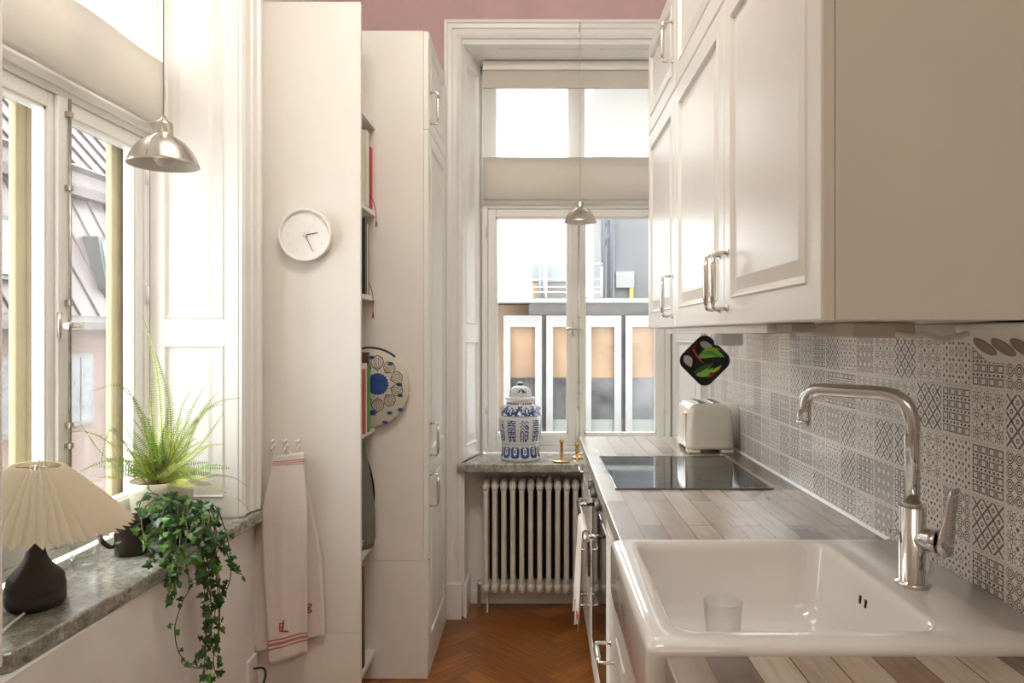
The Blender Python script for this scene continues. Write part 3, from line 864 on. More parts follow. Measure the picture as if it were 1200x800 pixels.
for px, py in ((808, 408), (812, 410), (816, 402), (806, 412), (836, 438), (830, 441), (815, 405)):
    b.lathe([(0, .001), (.0035, 0)], PH(px, py, .0036), 10, 3, axis=(0, -1, 0))
b.build('leaf_print', [LEAFG, LEAFD, YELP, REDP, INK], ph)
b = MB()
leaf_on(b, (802, 416), (810, 430), 5, -1, .0036, 0); leaf_on(b, (820, 401), (835, 405), 4.2, 1, .0036, 0)
b.build('petal_print', GREYP, ph)
MB().tube(rounded([pc + Vector((0, 0, .095)), pc + Vector((.004, 0, .108)), pc + Vector((0, 0, .1175)), pc + Vector((-.004, 0, .108)), pc + Vector((0, 0, .095))], .004, 3), .0015, 6).build('hanging_loop', BLACKM, ph)

# ================================================================== TALL CABINET
XT = -.443
tc = thing('tall_cabinet', (-.75, 3.17, 0), 'tall white pantry cabinet with handles beside the end window', 'cabinet')
b = MB(); b.box(WX + .005, XT - .021, 2.919, 3.50, .475, 2.592); b.build('upper_carcass', SIDEP, tc, .001)
MB().box(WX + .005, XT - .003, 2.919, 3.50, .002, .4735).build('lower_carcass', SIDEP, tc, .001)
for z0, z1, hz in ((2.20, 2.592, 2.295), (.849, 2.20, .955), (.10, .849, .75)):
    d = panel_door(tc, XT, 1, 2.922, 3.44, z0, z1, fr=.055)
    bow(d, (XT, 2.96, hz), (1, 0, 0), (0, 0, 1), .128, proj=.032)
MB().tube([(XT + .0, 2.93, .478), (XT + .002, 2.918, .478)], .003, 8).build('screw_cap', OLDMET, tc)

# ================================================================== SHELVING WITH SIDE PANEL
YP = 2.665
bs = thing('shelving_unit', (-.84, 2.79, 0), 'white shelving with a wide side panel that carries the clock and towels', 'shelving')
MB().box(WX + .002, -.652, YP, YP + .02, .290, 2.592).build('side_panel', SIDEP, bs, .001)
MB().box(WX + .002, -.652, YP, YP + .02, .002, .2885).build('lower_side_panel', SIDEP, bs, .001)
for z in (2.215, 1.867, 1.53, 1.01, .559, .12):
    MB().box(WX + .002, -.656, YP + .0205, 2.9185, z - .018, z).build('shelf', LACQ, bs, .001)
def book(y0, y1, z, h, xs, m, pm, label, lean=0):
    t = thing('book', (-.75, (y0 + y1) / 2, z), label, 'book')
    th = .0025
    b = MB(); dep = .17
    b.box(xs - dep, xs, y0, y0 + th, z, z + h); b.box(xs - dep, xs, y1 - th, y1, z, z + h); b.box(xs - .004, xs + .001, y0, y1, z, z + h)
    b.build('cover', m, t, .0012)
    MB().box(xs - dep + .004, xs - .004, y0 + th, y1 - th, z + .004, z + h - .004).build('page_block', pm, t)
    return t
book(2.858, 2.885, 1.8675, .245, -.660, REDBK, CREAMBK, 'bright red book leaning by the tall cabinet on the second shelf')
t = book(2.765, 2.810, 1.8675, .285, -.655, [CREAMBK], CREAMBK, 'cream book, the thick tall one left of the red books')
book(2.822, 2.850, 1.8675, .285, -.662, DKRED, CREAMBK, 'dark red book between cream and bright red books')
book(2.74, 2.775, 1.5305, .285, -.655, BLACKBK, CREAMBK, 'black book at the left end of the third shelf')
book(2.785, 2.803, 1.5305, .27, -.658, WHITEBK, CREAMBK, 'thin white book between the black book and the red ribbon')
book(2.815, 2.845, 1.5305, .265, -.664, BROWNBK, CREAMBK, 'brown book beside a red ribbon on the third shelf')
book(2.70, 2.715, 1.0105, .24, -.645, PINKBK, CREAMBK, 'coral spined thin book at the left end of the fourth shelf')
book(2.722, 2.745, 1.0105, .26, -.648, WHITEBK, CREAMBK, 'white book next to the green book on the fourth shelf')
book(2.752, 2.785, 1.0105, .255, -.645, GREENBK, CREAMBK, 'green book on the fourth shelf before the round flower tray')
book(2.79, 2.815, 1.0105, .30, -.655, BROWNBK, CREAMBK, 'tall brown book behind the green book')
def ribbon(pts, label):
    b = MB(); s_ = spline(pts, 6); b.tube(s_, .0016, 6)
    for k in range(5): b.tube([s_[-1], s_[-1] + Vector((.004 * (k - 2) * .6, .003 * (k % 2), -.03))], [.0012, .0008], 5)
    o = b.build('ribbon_tassel', REDTH); tag(o, label, 'ribbon'); return o
ribbon([(-.668, 2.872, 2.112), (-.662, 2.868, 2.08), (-.664, 2.86, 1.95), (-.645, 2.865, 1.88), (-.640, 2.868, 1.83)], 'red bookmark tassel hanging from the bright red book')
ribbon([(-.672, 2.83, 1.795), (-.668, 2.83, 1.76), (-.672, 2.84, 1.62), (-.650, 2.845, 1.54), (-.648, 2.846, 1.47)], 'thin red ribbon hanging below the third shelf')

# round flower tray
trr = thing('round_tray', (-.678, 2.895, 1.0105), 'round linen tray printed with a big blue flower standing on the shelf', 'tray')
TC = Vector((-.671, 2.893, 1.1685)); TR = .156
MB().lathe([(0, 0), (TR - .004, 0), (TR, .003), (TR, .012), (TR - .004, .015), (0, .015)], TC + Vector((0, .0075, 0)), 48, axis=(0, -1, 0)).build('disc', LINENP, trr)
ring = [TC + Vector((TR * math.cos(a), -.001, TR * math.sin(a))) for a in [PI * .28 + PI * .62 * k / 20 for k in range(21)]]
MB().tube(ring, .006, 8).build('dark_rim', BLACKM, trr)
yq = -.0080
def T2(r, a, d=yq): return TC + Vector((r * math.cos(a) + .032, d, r * math.sin(a) + .014))
b = MB()
n = 44; b.loft([[T2(.0002, 2 * PI * k / n) for k in range(n)], [T2(.040 + (.006 if k % 2 else 0), 2 * PI * k / n) for k in range(n)]], 0, False, True)
for a, r in ((-.9, .128), (-1.15, .15), (-.25, .125), (.1, .12), (.85, .125), (1.5, .12), (-1.45, .10), (-.62, .15)):
    c = TC + Vector((r * math.cos(a) * 1.0, yq, r * math.sin(a)))
    rr = .014 if abs(a + 1.45) < .01 else .009
    L = [c + Vector((rr * (1.7 if k % 2 else .9) * math.cos(2 * PI * k / 12 + a), 0, rr * (.9 if k % 2 else .7) * math.sin(2 * PI * k / 12 + a))) for k in range(12)]
    if all(((p - TC).xz.length if hasattr((p - TC), 'xz') else 0) < TR + .01 for p in L): b.add(L, [tuple(range(12))], 0)
b.build('blue_print', BLUEP, trr)
b = MB()
for k in range(10):
    a0 = 2 * PI * k / 10 - .3; w_ = .29; r0, r1 = .054, .108 if k % 3 else .114
    if math.cos(a0) > .5: r1 = .104
    out = [T2(r0, a0)] + [T2(r0 + (r1 - r0) * t_, a0 + w_ * math.sin(PI * (.12 + .75 * t_))) for t_ in (.3, .6, .85)] + [T2(r1, a0)] + [T2(r0 + (r1 - r0) * t_, a0 - w_ * math.sin(PI * (.12 + .75 * t_))) for t_ in (.85, .6, .3)] + [T2(r0, a0)]
    b.tube(out, .0014, 5)
    for q in (-.55, -.2, .2, .55):
        b.tube([T2(r0 + .006, a0 + q * w_ * .6), T2(r0 + (r1 - r0) * .55, a0 + q * w_), T2(r0 + (r1 - r0) * .86, a0 + q * w_ * .6)], .0008, 4)
b.build('petal_outline', INK, trr)
c0 = at(427, 412, 2.905)
o = MB().box(-.60, -.535, 2.9165, 2.9187, 1.02, 1.29).build('paper_card', CARDW); tag(o, 'white paper card pinned to the tall cabinet behind the round tray', 'card')
# canvas bag
bg = thing('canvas_bag', (-.72, 2.80, .5595), 'grey green canvas bag standing on the lower shelf', 'bag')
rings = []
for z, xs, hy in ((.560, -.640, .085), (.60, -.632, .095), (.70, -.634, .092), (.80, -.645, .08), (.88, -.658, .065), (.95, -.672, .035), (.985, -.685, .02)):
    rings.append([Vector((-.80 + (xs + .80) * math.cos(a) if math.cos(a) > 0 else -.80 + .12 * math.cos(a), 2.82 + hy * math.sin(a), z)) for a in [2 * PI * k / 24 for k in range(24)]])
MB().loft(rings, 0, True, True, True, True).build('bag_body', BAGC, bg)
MB().tube(spline([(-.690, 2.84, .93), (-.672, 2.86, .88), (-.658, 2.868, .82), (-.650, 2.870, .76), (-.652, 2.868, .71)], 6), .006, 8, flat=.5).build('bag_strap', BLACKM, bg)
text_mesh('ST', .028, 'printed_lettering', WHITEBK, bg, Matrix.Translation((-.662, 2.704, .605)) @ Matrix.Rotation(PI / 2, 4, 'X'))
# dark board standing in for the shade of the gap below
o = MB().box(-.95, -.662, 2.75, 2.775, .1205, .50).build('dark_gap_board', BROWNBK, None, .003); tag(o, 'dark brown board standing in for the shaded gap above the bottom shelf', 'board')

# ================================================================== CLOCK
cl = thing('wall_clock', (-.850, YP - .03, 1.64), 'round white wall clock on the shelving side panel', 'clock')
CC = Vector((-.845, YP - .0005, 1.738)); ax = (0, -1, 0)
MB().lathe([(0, 0), (.090, 0), (.094, .004), (.096, .022), (.096, .034), (.094, .037), (.090, .037), (.087, .033), (.085, .024), (0, .024)], CC, 56, axis=ax).build('case', WHITEPL, cl)
MB().lathe([(0, .0), (.0835, 0)], CC + Vector((0, -.0245, 0)), 48, axis=ax).build('dial', simple('clock dial', (.82, .79, .74), .5, var=.01), cl)
def hand(ang, L, w, name, d, m=GREYHAND):
    a = math.radians(90 - ang); u = Vector((math.cos(a), 0, math.sin(a))); n_ = Vector((-u.z, 0, u.x))
    c = CC + Vector((0, -d, 0)); b = MB()
    b.loft([[c - u * .008 - n_ * w, c - u * .008 + n_ * w, c + u * L + n_ * w * .6, c + u * L - n_ * w * .6], ] + [[p + Vector((0, -.0008, 0)) for p in [c - u * .008 - n_ * w, c - u * .008 + n_ * w, c + u * L + n_ * w * .6, c + u * L - n_ * w * .6]]], 0, False, True, True, True)
    b.build(name, m, cl)
hand(79, .046, .0022, 'hour_hand', .027); hand(155, .067, .0014, 'minute_hand', .0285)
MB().lathe([(0, .0), (.005, 0), (.005, .005), (0, .006)], CC + Vector((0, -.0265, 0)), 16, axis=ax).build('centre_cap', WHITEPL, cl)
hand(40, .055, .0006, 'second_hand', .0300, simple('pale second hand', (.6, .57, .52), .5))
for k in range(12):
    a = math.radians(90 - 30 * (k + 1)); r = .066
    c = CC + Vector((r * math.cos(a), -.0245, r * math.sin(a)))
    text_mesh(str(k + 1), .020, 'numeral', simple('embossed numeral', (.74, .70, .65), .5, var=.01), cl, Matrix.Translation(c) @ Matrix.Rotation(PI / 2, 4, 'X'), .0008)

# ================================================================== HOOKS AND TOWELS
for k, px in enumerate((320, 335, 350)):
    c = at(px, 522, YP); c.y = YP
    t = thing('wall_hook', c, ['left empty white wall hook on the side panel above the towels', 'middle white wall hook carrying the striped towel', 'right white wall hook above the towel corner'][k], 'hook', 'white hooks on the side panel')
    b = MB(); b.lathe([(0, .004), (.007, .004), (.009, 0)], c + Vector((0, -.0005, 0)), 16, axis=ax); b.lathe([(0, .004), (.006, .003), (.007, 0)], c + Vector((0, -.0005, .018)), 16, axis=ax)
    b.build('back_plate', WHITEPL, t)
    b = MB(); b.tube(spline([c + Vector((0, -.003, .018)), c + Vector((0, -.022, .014)), c + Vector((0, -.028, .022))], 5), .0028, 8)
    b.tube(spline([c + Vector((0, -.003, .0)), c + Vector((0, -.016, -.012)), c + Vector((0, -.024, -.008)), c + Vector((0, -.026, .0))], 5), .0028, 8)
    b.build('prong', WHITEPL, t)

def cloth_px(rows, depth, amp, name, mat, parent, nx=18, sub=6, freq=3.0, ph=0., lean=None):
    """rows = [(left px, left py, right px, right py)] top to bottom; the cloth hangs near depth"""
    P = []
    for a, c in zip(rows[:-1], rows[1:]):
        for k in range(sub): P.append([a[i] + (c[i] - a[i]) * k / sub for i in range(4)])
    P.append(list(rows[-1]))
    b = MB(); n = len(P); vs = []; fs = []; uvs = []
    for j, (xl, yl, xr, yr) in enumerate(P):
        for i in range(nx + 1):
            t_ = i / nx; v = j / (n - 1)
            fold = amp * (math.sin(t_ * PI * freq + ph + v * 1.2) + .4 * math.sin(t_ * PI * freq * 2.3 + v * 3)) * (.35 + .65 * v)
            p = at(xl + (xr - xl) * t_, yl + (yr - yl) * t_, depth); p.y += fold - amp * 1.4
            if lean: p.y += lean * v
            vs.append(p)
    for j in range(n - 1):
        for i in range(nx):
            a = j * (nx + 1) + i; fs.append((a, a + 1, a + nx + 2, a + nx + 1))
            f = lambda ii, jj: (ii / nx, 1 - jj / (n - 1))
            uvs.append([f(i, j), f(i + 1, j), f(i + 1, j + 1), f(i, j + 1)])
    b.add(vs, fs, 0, True, uvs)
    o = b.build(name, mat, parent)
    m = o.modifiers.new('solid', 'SOLIDIFY'); m.thickness = .0018; m.offset = 0
    return o
tw = thing('tea_towel', at(338, 770, 2.62), 'front cream tea towel with red stripes at top and bottom, hanging on a hook', 'towel')
TSTR = [(.925, .937), (.905, .918), (.885, .896), (.113, .122), (.09, .105), (.072, .081)]
cloth_px([(323, 534, 358, 529), (318, 548, 357, 547), (313, 570, 359, 566), (307, 600, 361, 592), (308, 650, 361, 645), (311, 700, 361, 695), (314, 745, 361, 735), (315, 780, 361, 764)], 2.612, .0035, 'cloth', m_towel('striped linen', TSTR), tw)
MB().tube(spline([at(329, 534, 2.60), at(333, 527, 2.63), at(337, 527, 2.63), at(341, 532, 2.60)], 5), .0016, 6).build('hanging_loop', CABLE, tw)
for s_, dx in (('A', 0), ('L', 3.5)): pass
text_mesh('L', .062, 'monogram', REDTH, tw, Matrix.Translation(at(335, 733, 2.612) + Vector((0, -.0105, 0))) @ Matrix.Rotation(PI / 2, 4, 'X') @ Matrix.Shear('XZ', 4, (.12, 0)))
text_mesh('E', .045, 'monogram', REDTH, tw, Matrix.Translation(at(331, 734, 2.612) + Vector((0, -.0107, 0))) @ Matrix.Rotation(PI / 2, 4, 'X'))
t2 = thing('tea_towel', at(330, 740, 2.64), 'rear cream tea towel spreading out behind the striped one', 'towel')
cloth_px([(326, 533, 357, 530), (316, 560, 358, 560), (305, 600, 366, 592), (294, 650, 377, 650), (285, 690, 380, 690), (284, 720, 381, 715), (291, 745, 381, 741), (300, 764, 381, 742)], 2.645, .0035, 'cloth', m_towel('plain linen', []), t2, ph=1.0, freq=4)
text_mesh('g', .05, 'monogram', REDTH, t2, Matrix.Translation(at(363.5, 708, 2.645) + Vector((0, -.012, 0))) @ Matrix.Rotation(PI / 2, 4, 'X'))
so = thing('wall_outlet', (-1.03, 2.60, .16), 'small wall socket with a plug low on the left wall below the towels', 'socket')
MB().box(WX, WX + .012, 2.56, 2.64, .15, .23).build('plate', WHITEPL, so, .003)
MB().tube(spline([(WX + .012, 2.60, .19), (WX + .05, 2.60, .19), (WX + .06, 2.58, .16), (WX + .04, 2.55, .10)], 5), .004, 8).build('plug_cord', BLACKM, so)

# ================================================================== WINDOW SILLS
b = MB()
poly = [(-1.326, 1.563), (-1.10, 1.445), (-1.075, 1.430), (-1.055, 1.432), (-1.044, 1.445), (-1.041, 1.47), (-.985, 2.655), (-1.028, 2.655), (-1.028, 2.497), (-1.326, 2.487)]
b.prism(poly, .711, .751); o = b.build('stone_windowsill', MARBLE, None, .006, 3)
tag(o, 'grey green marble windowsill carrying the lamp and plants', 'windowsill')
b = MB(); b.prism([(-.31, 3.85), (-.372, 3.575), (-.40, 3.57), (-.40, 3.528), (.1865, 3.528), (.79, 3.528), (.79, 3.575), (.70, 3.85)], .711, .751)
o = b.build('stone_windowsill', MARBLE, None, .005, 3); tag(o, 'grey marble windowsill above the radiator carrying the blue and white jar', 'windowsill')

# ================================================================== RADIATOR
rd = thing('cast_iron_radiator', (.16, 3.66, 0), 'white cast iron column radiator under the end window', 'radiator')
x = -.265
nsec = 22
for k in range(nsec):
    xx = x + k * .0445
    if xx > .72: break
    b = MB()
    for yy in (3.608, 3.66, 3.712):
        b.tube([(xx, yy, .12), (xx, yy, .17), (xx, yy, .59), (xx, yy, .63)], [.016, .0125, .0125, .016], 10)
    for z, sg in ((.625, 1), (.13, -1)):
        rings = []
        for y_, rz, rx in ((3.590, .004, .003), (3.594, .022, .013), (3.606, .032, .018), (3.66, .030, .0222), (3.714, .032, .018), (3.726, .022, .013), (3.730, .004, .003)):
            rings.append([Vector((xx + rx * math.cos(a), y_, z + rz * math.sin(a) * (1.15 if math.sin(a) * sg > 0 else .8))) for a in [2 * PI * q / 16 for q in range(16)]])
        b.loft(rings, 0, True, True, True, True)
    b.build('column_section', RADP, rd)
b = MB(); b.tube([(-.285, 3.66, .13), (-.305, 3.66, .13), (-.305, 3.70, .13), (-.305, 3.70, 0.001)], .009, 10)
b.tube([(-.272, 3.66, .625), (-.30, 3.66, .625)], .014, 12); b.build('inlet_pipe', RADP, rd)
MB().box(-.262, .73, 3.7355, 3.7395, .13, .63).build('gap_shade_sheet', simple('painted gap shade', (.02, .015, .012), .8), rd)  # dark sheet added to stand in for the shade between the columns
for xa in (-.262, .64): MB().box(xa, xa + .008, 3.62, 3.70, .001, .12).build('foot', RADP, rd)

# ================================================================== VASE
vs_ = thing('ginger_jar', (-.095, 3.685, .7515), 'blue and white lidded porcelain jar with painted characters on the far sill', 'vase')
K = .388 / 712
def vr(z_crop): return (757 - z_crop) * K
prof = [(757, 150), (757, 178), (748, 186), (728, 184), (690, 174), (640, 170), (600, 174), (560, 180), (520, 187), (480, 193), (430, 197), (390, 196), (360, 191), (330, 181), (300, 166), (275, 149), (255, 136), (235, 127), (222, 126)]
PR = [(r * K, vr(z)) for z, r in prof]
def rad_at(z):
    q = sorted(PR[1:], key=lambda t_: t_[1])
    for (r0, z0), (r1, z1) in zip(q[:-1], q[1:]):
        if z0 <= z <= z1: return r0 + (r1 - r0) * (z - z0) / max(1e-6, z1 - z0)
    return q[-1][0]
VC = Vector((-.095, 3.685, .7515))
b = MB()
b.lathe(PR, VC, 56, 0, cap0=True, cap1=True)
def deco(b, t0, t1, z0, z1, m=1, rf=rad_at, off=.0005):
    ns = max(1, int(abs(t1 - t0) / .09)); nz = max(1, int(abs(z1 - z0) / .012))
    for a in range(ns):
        for c in range(nz):
            ta, tb = t0 + (t1 - t0) * a / ns, t0 + (t1 - t0) * (a + 1) / ns; za, zb_ = z0 + (z1 - z0) * c / nz, z0 + (z1 - z0) * (c + 1) / nz
            q = []
            for t_, z in ((ta, za), (tb, za), (tb, zb_), (ta, zb_)):
                r = rf(z) + off; q.append(VC + Vector((r * math.sin(t_), -r * math.cos(t_), z)))
            b.add(q, [(0, 1, 2, 3)], m, True)
def bitmap(b, rows, tc_, tw_, z0, z1, m=1, rf=rad_at):
    H = len(rows)
    for j, r in enumerate(rows):
        i = 0
        while i < len(r):
            if r[i] == '#':
                k = i
                while k < len(r) and r[k] == '#': k += 1
                deco(b, tc_ - tw_ / 2 + tw_ * i / len(r), tc_ - tw_ / 2 + tw_ * k / len(r), z1 - (z1 - z0) * (j + 1) / H, z1 - (z1 - z0) * j / H, m, rf)
                i = k
            else: i += 1
C1 = ["#.#####.#", "#...#...#", "#########", "..#...#..", "#########", "#.......#", "#.#####.#", "#.#...#.#", "#.#####.#", "#...#...#", "#########", "#.#.#.#.#", "#.#####.#", "#.......#", "#########", "#.##.##.#", "#.#...#.#", "#.##.##.#", "###...###"]
C2 = ["..#...#..", ".#.#.#.#.", "#...#...#", "..#...#..", ".#.#.###.", "#...##.##", "..#..##.#", ".#.#..###", "#...#....", ".##..###.", "##.#.#.##", "#..#.#..#", "#..#.#..#", "##.#.####", "#..#.#..#", "#..#.#..#", "##.#.#.##", "#..#.###.", "#..#.##.."]
for k in range(10):
    bitmap(b, C1 if k % 2 else C2, 2 * PI * (k + .35) / 10, .40, vr(578), vr(385))
AR = [".##.##.", "##...##", "##.#.##", "##.#.##", "##.#.##", "##...##", "###.###", "#######", ".#####."]
for k in range(12):
    bitmap(b, AR, 2 * PI * (k + .5) / 12, .46, vr(728), vr(628))
deco(b, 0, 2 * PI, vr(352), vr(346)); deco(b, 0, 2 * PI, vr(246), vr(240)); deco(b, 0, 2*PI, vr(605), vr(602))
FLW = ["##..........##", "#....##.....##", "##..#..#..####", "##.##..##..###", "##..#..#.#####", "#####.########", ".#####.#####..", "...#####..###."]
for k in range(7):
    bitmap(b, FLW, 2 * PI * (k + .5) / 7, .88, vr(344), vr(262))
for k in range(36): deco(b, 2 * PI * k / 36, 2 * PI * (k + .5) / 36, vr(240), vr(228))
b.build('body', [VWHITE, VBLUE], vs_)
LP = [(136, 208), (140, 204), (139, 190), (132, 186), (104, 184), (106, 160), (100, 130), (84, 103), (60, 88), (26, 80), (22, 66), (28, 58), (28, 48), (14, 44), (0, 44)]
LPr = [(r * K, vr(z)) for r, z in LP]
def rad_lid(z):
    for (r0, z0), (r1, z1) in zip(LPr[4:-1], LPr[5:]):
        if z0 <= z <= z1: return r0 + (r1 - r0) * (z - z0) / max(1e-6, z1 - z0)
    return LPr[-2][0]
b = MB(); b.lathe([(0, vr(209))] + LPr, VC, 48, 0)
LF = ["...##....", ".##.###..", "##...####", ".....#..#"]
for k in range(4): bitmap(b, LF, 2 * PI * (k + .1) / 4, .75, vr(150), vr(105), 1, rad_lid)
deco(b, 0, 2 * PI, vr(78), vr(60), 1, rad_lid)
b.build('lid', [VWHITE, VBLUE], vs_)
for sx in (-1, 1):
    c = VC + Vector((sx * .085, 0, vr(285)))
    b = MB(); b.lathe([(0, -.01), (.010, -.006), (.012, 0), (.009, .008), (0, .012)], c, 14); b.tube([c + Vector((0, 0, .005)), c + Vector((sx * .018, 0, 0)), c + Vector((sx * .01, 0, -.012))], .003, 8)
    b.build('lug', [VWHITE], vs_)

# ================================================================== CANDLE HOLDERS
t = thing('candlestick', (.110, 3.60, .7512), 'brass chamber candlestick with a round dish and no candle', 'candlestick', )
MB().lathe([(0, 0), (.040, 0), (.044, .006), (.042, .008), (.012, .006), (.008, .012), (.0075, .03), (.008, .09), (.011, .094), (.011, .108), (.009, .108), (.009, .1), (0, .1)], (.110, 3.60, .7512), 28).build('holder', BRASS, t)
t = thing('candlestick', (.192, 3.70, .7512), 'small brass candlestick holding a white candle at the worktop corner', 'candlestick')
MB().lathe([(0, 0), (.030, 0), (.031, .004), (.020, .010), (.010, .018), (.009, .03), (.016, .038), (.009, .046), (.0085, .06), (.015, .068), (.016, .078), (.013, .078), (0, .074)], (.192, 3.70, .7512), 24).build('holder', BRASS, t)
b = MB().lathe([(0, 0), (.0105, 0), (.0095, .10), (.007, .16), (.003, .175), (0, .177)], (.192, 3.70, .826), 16)
o = b.build('candle', CANDLE); tag(o, 'white taper candle in the small brass candlestick', 'candle')
MB().tube([(.192, 3.70, 1.002), (.193, 3.70, 1.012)], .001, 6).build('wick', BLACKM, o)

# ================================================================== PENDANT LAMPS
def pendant(loc, r, label, canopy, ceil_z):
    t = thing('pendant_lamp', loc, label, 'lamp', 'small metal pendant lamps in front of the windows')
    L = Vector(loc); k = r / .075
    prof = [(.015, .098), (.019, .096), (.0205, .092), (.0205, .072), (.021, .068), (.030, .062), (.045, .052), (.058, .038), (.067, .022), (.073, .008), (.077, 0), (.0765, -.001), (.0755, 0), (.066, .020), (.056, .037), (.043, .050), (.028, .059), (0, .062)]
    b = MB(); b.lathe([(a * k, c * k) for a, c in prof[:12]], L, 48, 0); b.build('shade', NICKEL, t)
    b = MB(); b.lathe([(a * k, c * k) for a, c in prof[11:]], L, 48, 0); b.build('shade_lining', WHITEPL, t)
    b = MB()
    for j in range(6):
        a = 2 * PI * (j + .5) / 6
        b.tube([L + Vector((q * k * math.cos(a), q * k * math.sin(a), z * k)) for q, z in ((.031, .0622), (.0455, .0524), (.0585, .0384), (.0675, .0224), (.0735, .0084))], .0008, 5)
    b.build('seam', OLDMET, t)
    MB().lathe([(0, .112), (.005, .112), (.008, .104), (.014, .099), (.016, .096)], L, 20).build('cap', NICKEL, t) if k == 1 else MB().lathe([(0, .112 * k), (.005 * k, .112 * k), (.008 * k, .104 * k), (.014 * k, .099 * k), (.016 * k, .096 * k)], L, 20).build('cap', NICKEL, t)
    b = MB(); b.lathe([(0, -.016), (.014, -.012), (.022, .002), (.020, .02), (.012, .04), (0, .05)], L + Vector((0, 0, .012)), 20); b.build('bulb', WHITEPL, t)
    MB().tube([L + Vector((0, 0, .112 * k)), (L.x, L.y, ceil_z)], .0016, 8).build('cord', CORDG, t)
    if canopy:
        MB().tube([(L.x, L.y, ceil_z - .006), (L.x, L.y + (YW - .03 - L.y), ceil_z - .006)], .003, 8).build('hook', NICKEL, t)
    return t
pendant((.193, 3.44, 1.905), .0765, 'small metal pendant lamp hanging on a long cord in front of the end window', True, 2.852)
pendant((-.885, 1.72, 1.778), .0775, 'metal pendant lamp hanging in front of the left window', False, 3.2)

# ================================================================== TABLE LAMP
LB = Vector((-1.165, 1.69, .7515))
t = thing('table_lamp', LB, 'table lamp with ridged black clay base and pleated cream shade on the sill', 'lamp')
prof = [(0, 0), (.050, 0), (.056, .004), (.0605, .014), (.0610, .030), (.0575, .033), (.0605, .037), (.0595, .052), (.0560, .055), (.0580, .059), (.0560, .070), (.0500, .078), (.041, .087), (.031, .099), (.0235, .112), (.0190, .128), (.0170, .145), (.0165, .21), (0, .212)]
MB().lathe(prof, LB, 40).build('base', DARKCLAY, t)
tilt = Matrix.Rotation(math.radians(5), 4, Vector((0.2, 1, 0)))
sc = LB + Vector((-.004, 0, .194))
NP = 46; rings = []
for j in range(5):
    t_ = j / 4; r = .050 + (.190 - .050) * t_; z = .132 * (1 - t_) + .02 * math.sin(PI * t_) * .15 ; am = .0038 + .0120 * t_
    ring = []
    for k in range(NP * 2):
        a = PI * k / NP; rr = r + (am if k % 2 else -am); zz = z + (-.0035 if k % 2 else .0035) * t_
        p = Vector((rr * math.cos(a), rr * math.sin(a), zz)); ring.append(sc + tilt.to_3x3() @ p)
    rings.append(ring)
o = MB().loft(rings, 0, False, True).build('pleated_shade', SHADEF, t)
sm = o.modifiers.new('solid', 'SOLIDIFY'); sm.thickness = .0012
b = MB(); b.tube([sc + Vector((0, 0, .01)), sc + Vector((0, 0, .13))], .008, 10)
for a in range(3): b.tube([sc + Vector((0, 0, .125)), sc + tilt.to_3x3() @ Vector((.045 * math.cos(a * 2.1), .045 * math.sin(a * 2.1), .135))], .0015, 6)
b.build('shade_carrier', OLDMET, t)
MB().lathe([(0, -.02), (.02, -.01), (.028, .015), (.02, .04), (.012, .055), (0, .06)], sc + Vector((0, 0, .05)), 20).build('bulb', WHITEPL, t)
cp = [LB + Vector((-.01, -.062, .006)), at(24, 724, 1.585), at(15, 745, 1.52), at(10, 765, 1.45)]
pts = [(-1.150, 1.63, .757), (-1.135, 1.56, .7555), (-1.115, 1.50, .7555), (-1.085, 1.44, .7555), (-1.062, 1.395, .7575), (-1.050, 1.372, .745), (-1.047, 1.366, .70), (-1.025, 1.36, .62)]
MB().tube(spline(pts, 6), .0033, 8).build('cable', CABLE, t)
o = MB().box(WX + .001, WX + .03, 1.335, 1.385, .70, .785)
o = MB().box(WX + .0005, WX + .026, 1.30, 1.355, .60, .70).build('wall_outlet', WHITEPL, None, .005); tag(o, 'white wall socket at the near end of the marble sill', 'socket')

tumbler(tuple(Vector((-1.222, 1.965, .7515))), .040, .092, 'drinking_glass', 'clear drinking glass on the marble sill beside the table lamp')
# mug
MC = Vector((-1.170, 2.10, .7515))
t = thing('mug', MC, 'dark brown glazed mug with a large handle beside the ivy', 'mug')
MB().lathe([(0, 0), (.042, 0), (.046, .004), (.047, .06), (.0445, .066), (.046, .072), (.0475, .096), (.0475, .102), (.044, .104), (.041, .100), (.041, .01), (0, .008)], MC, 36).build('cup', BROWNGLZ, t)
hdv = Vector((-.93, -.35, 0)).normalized()
MB().tube(spline([MC + hdv * .043 + Vector((0, 0, .09)), MC + hdv * .066 + Vector((0, 0, .096)), MC + hdv * .083 + Vector((0, 0, .078)), MC + hdv * .080 + Vector((0, 0, .048)), MC + hdv * .060 + Vector((0, 0, .025)), MC + hdv * .045 + Vector((0, 0, .024))], 6), .0068, 10).build('handle', BROWNGLZ, t)

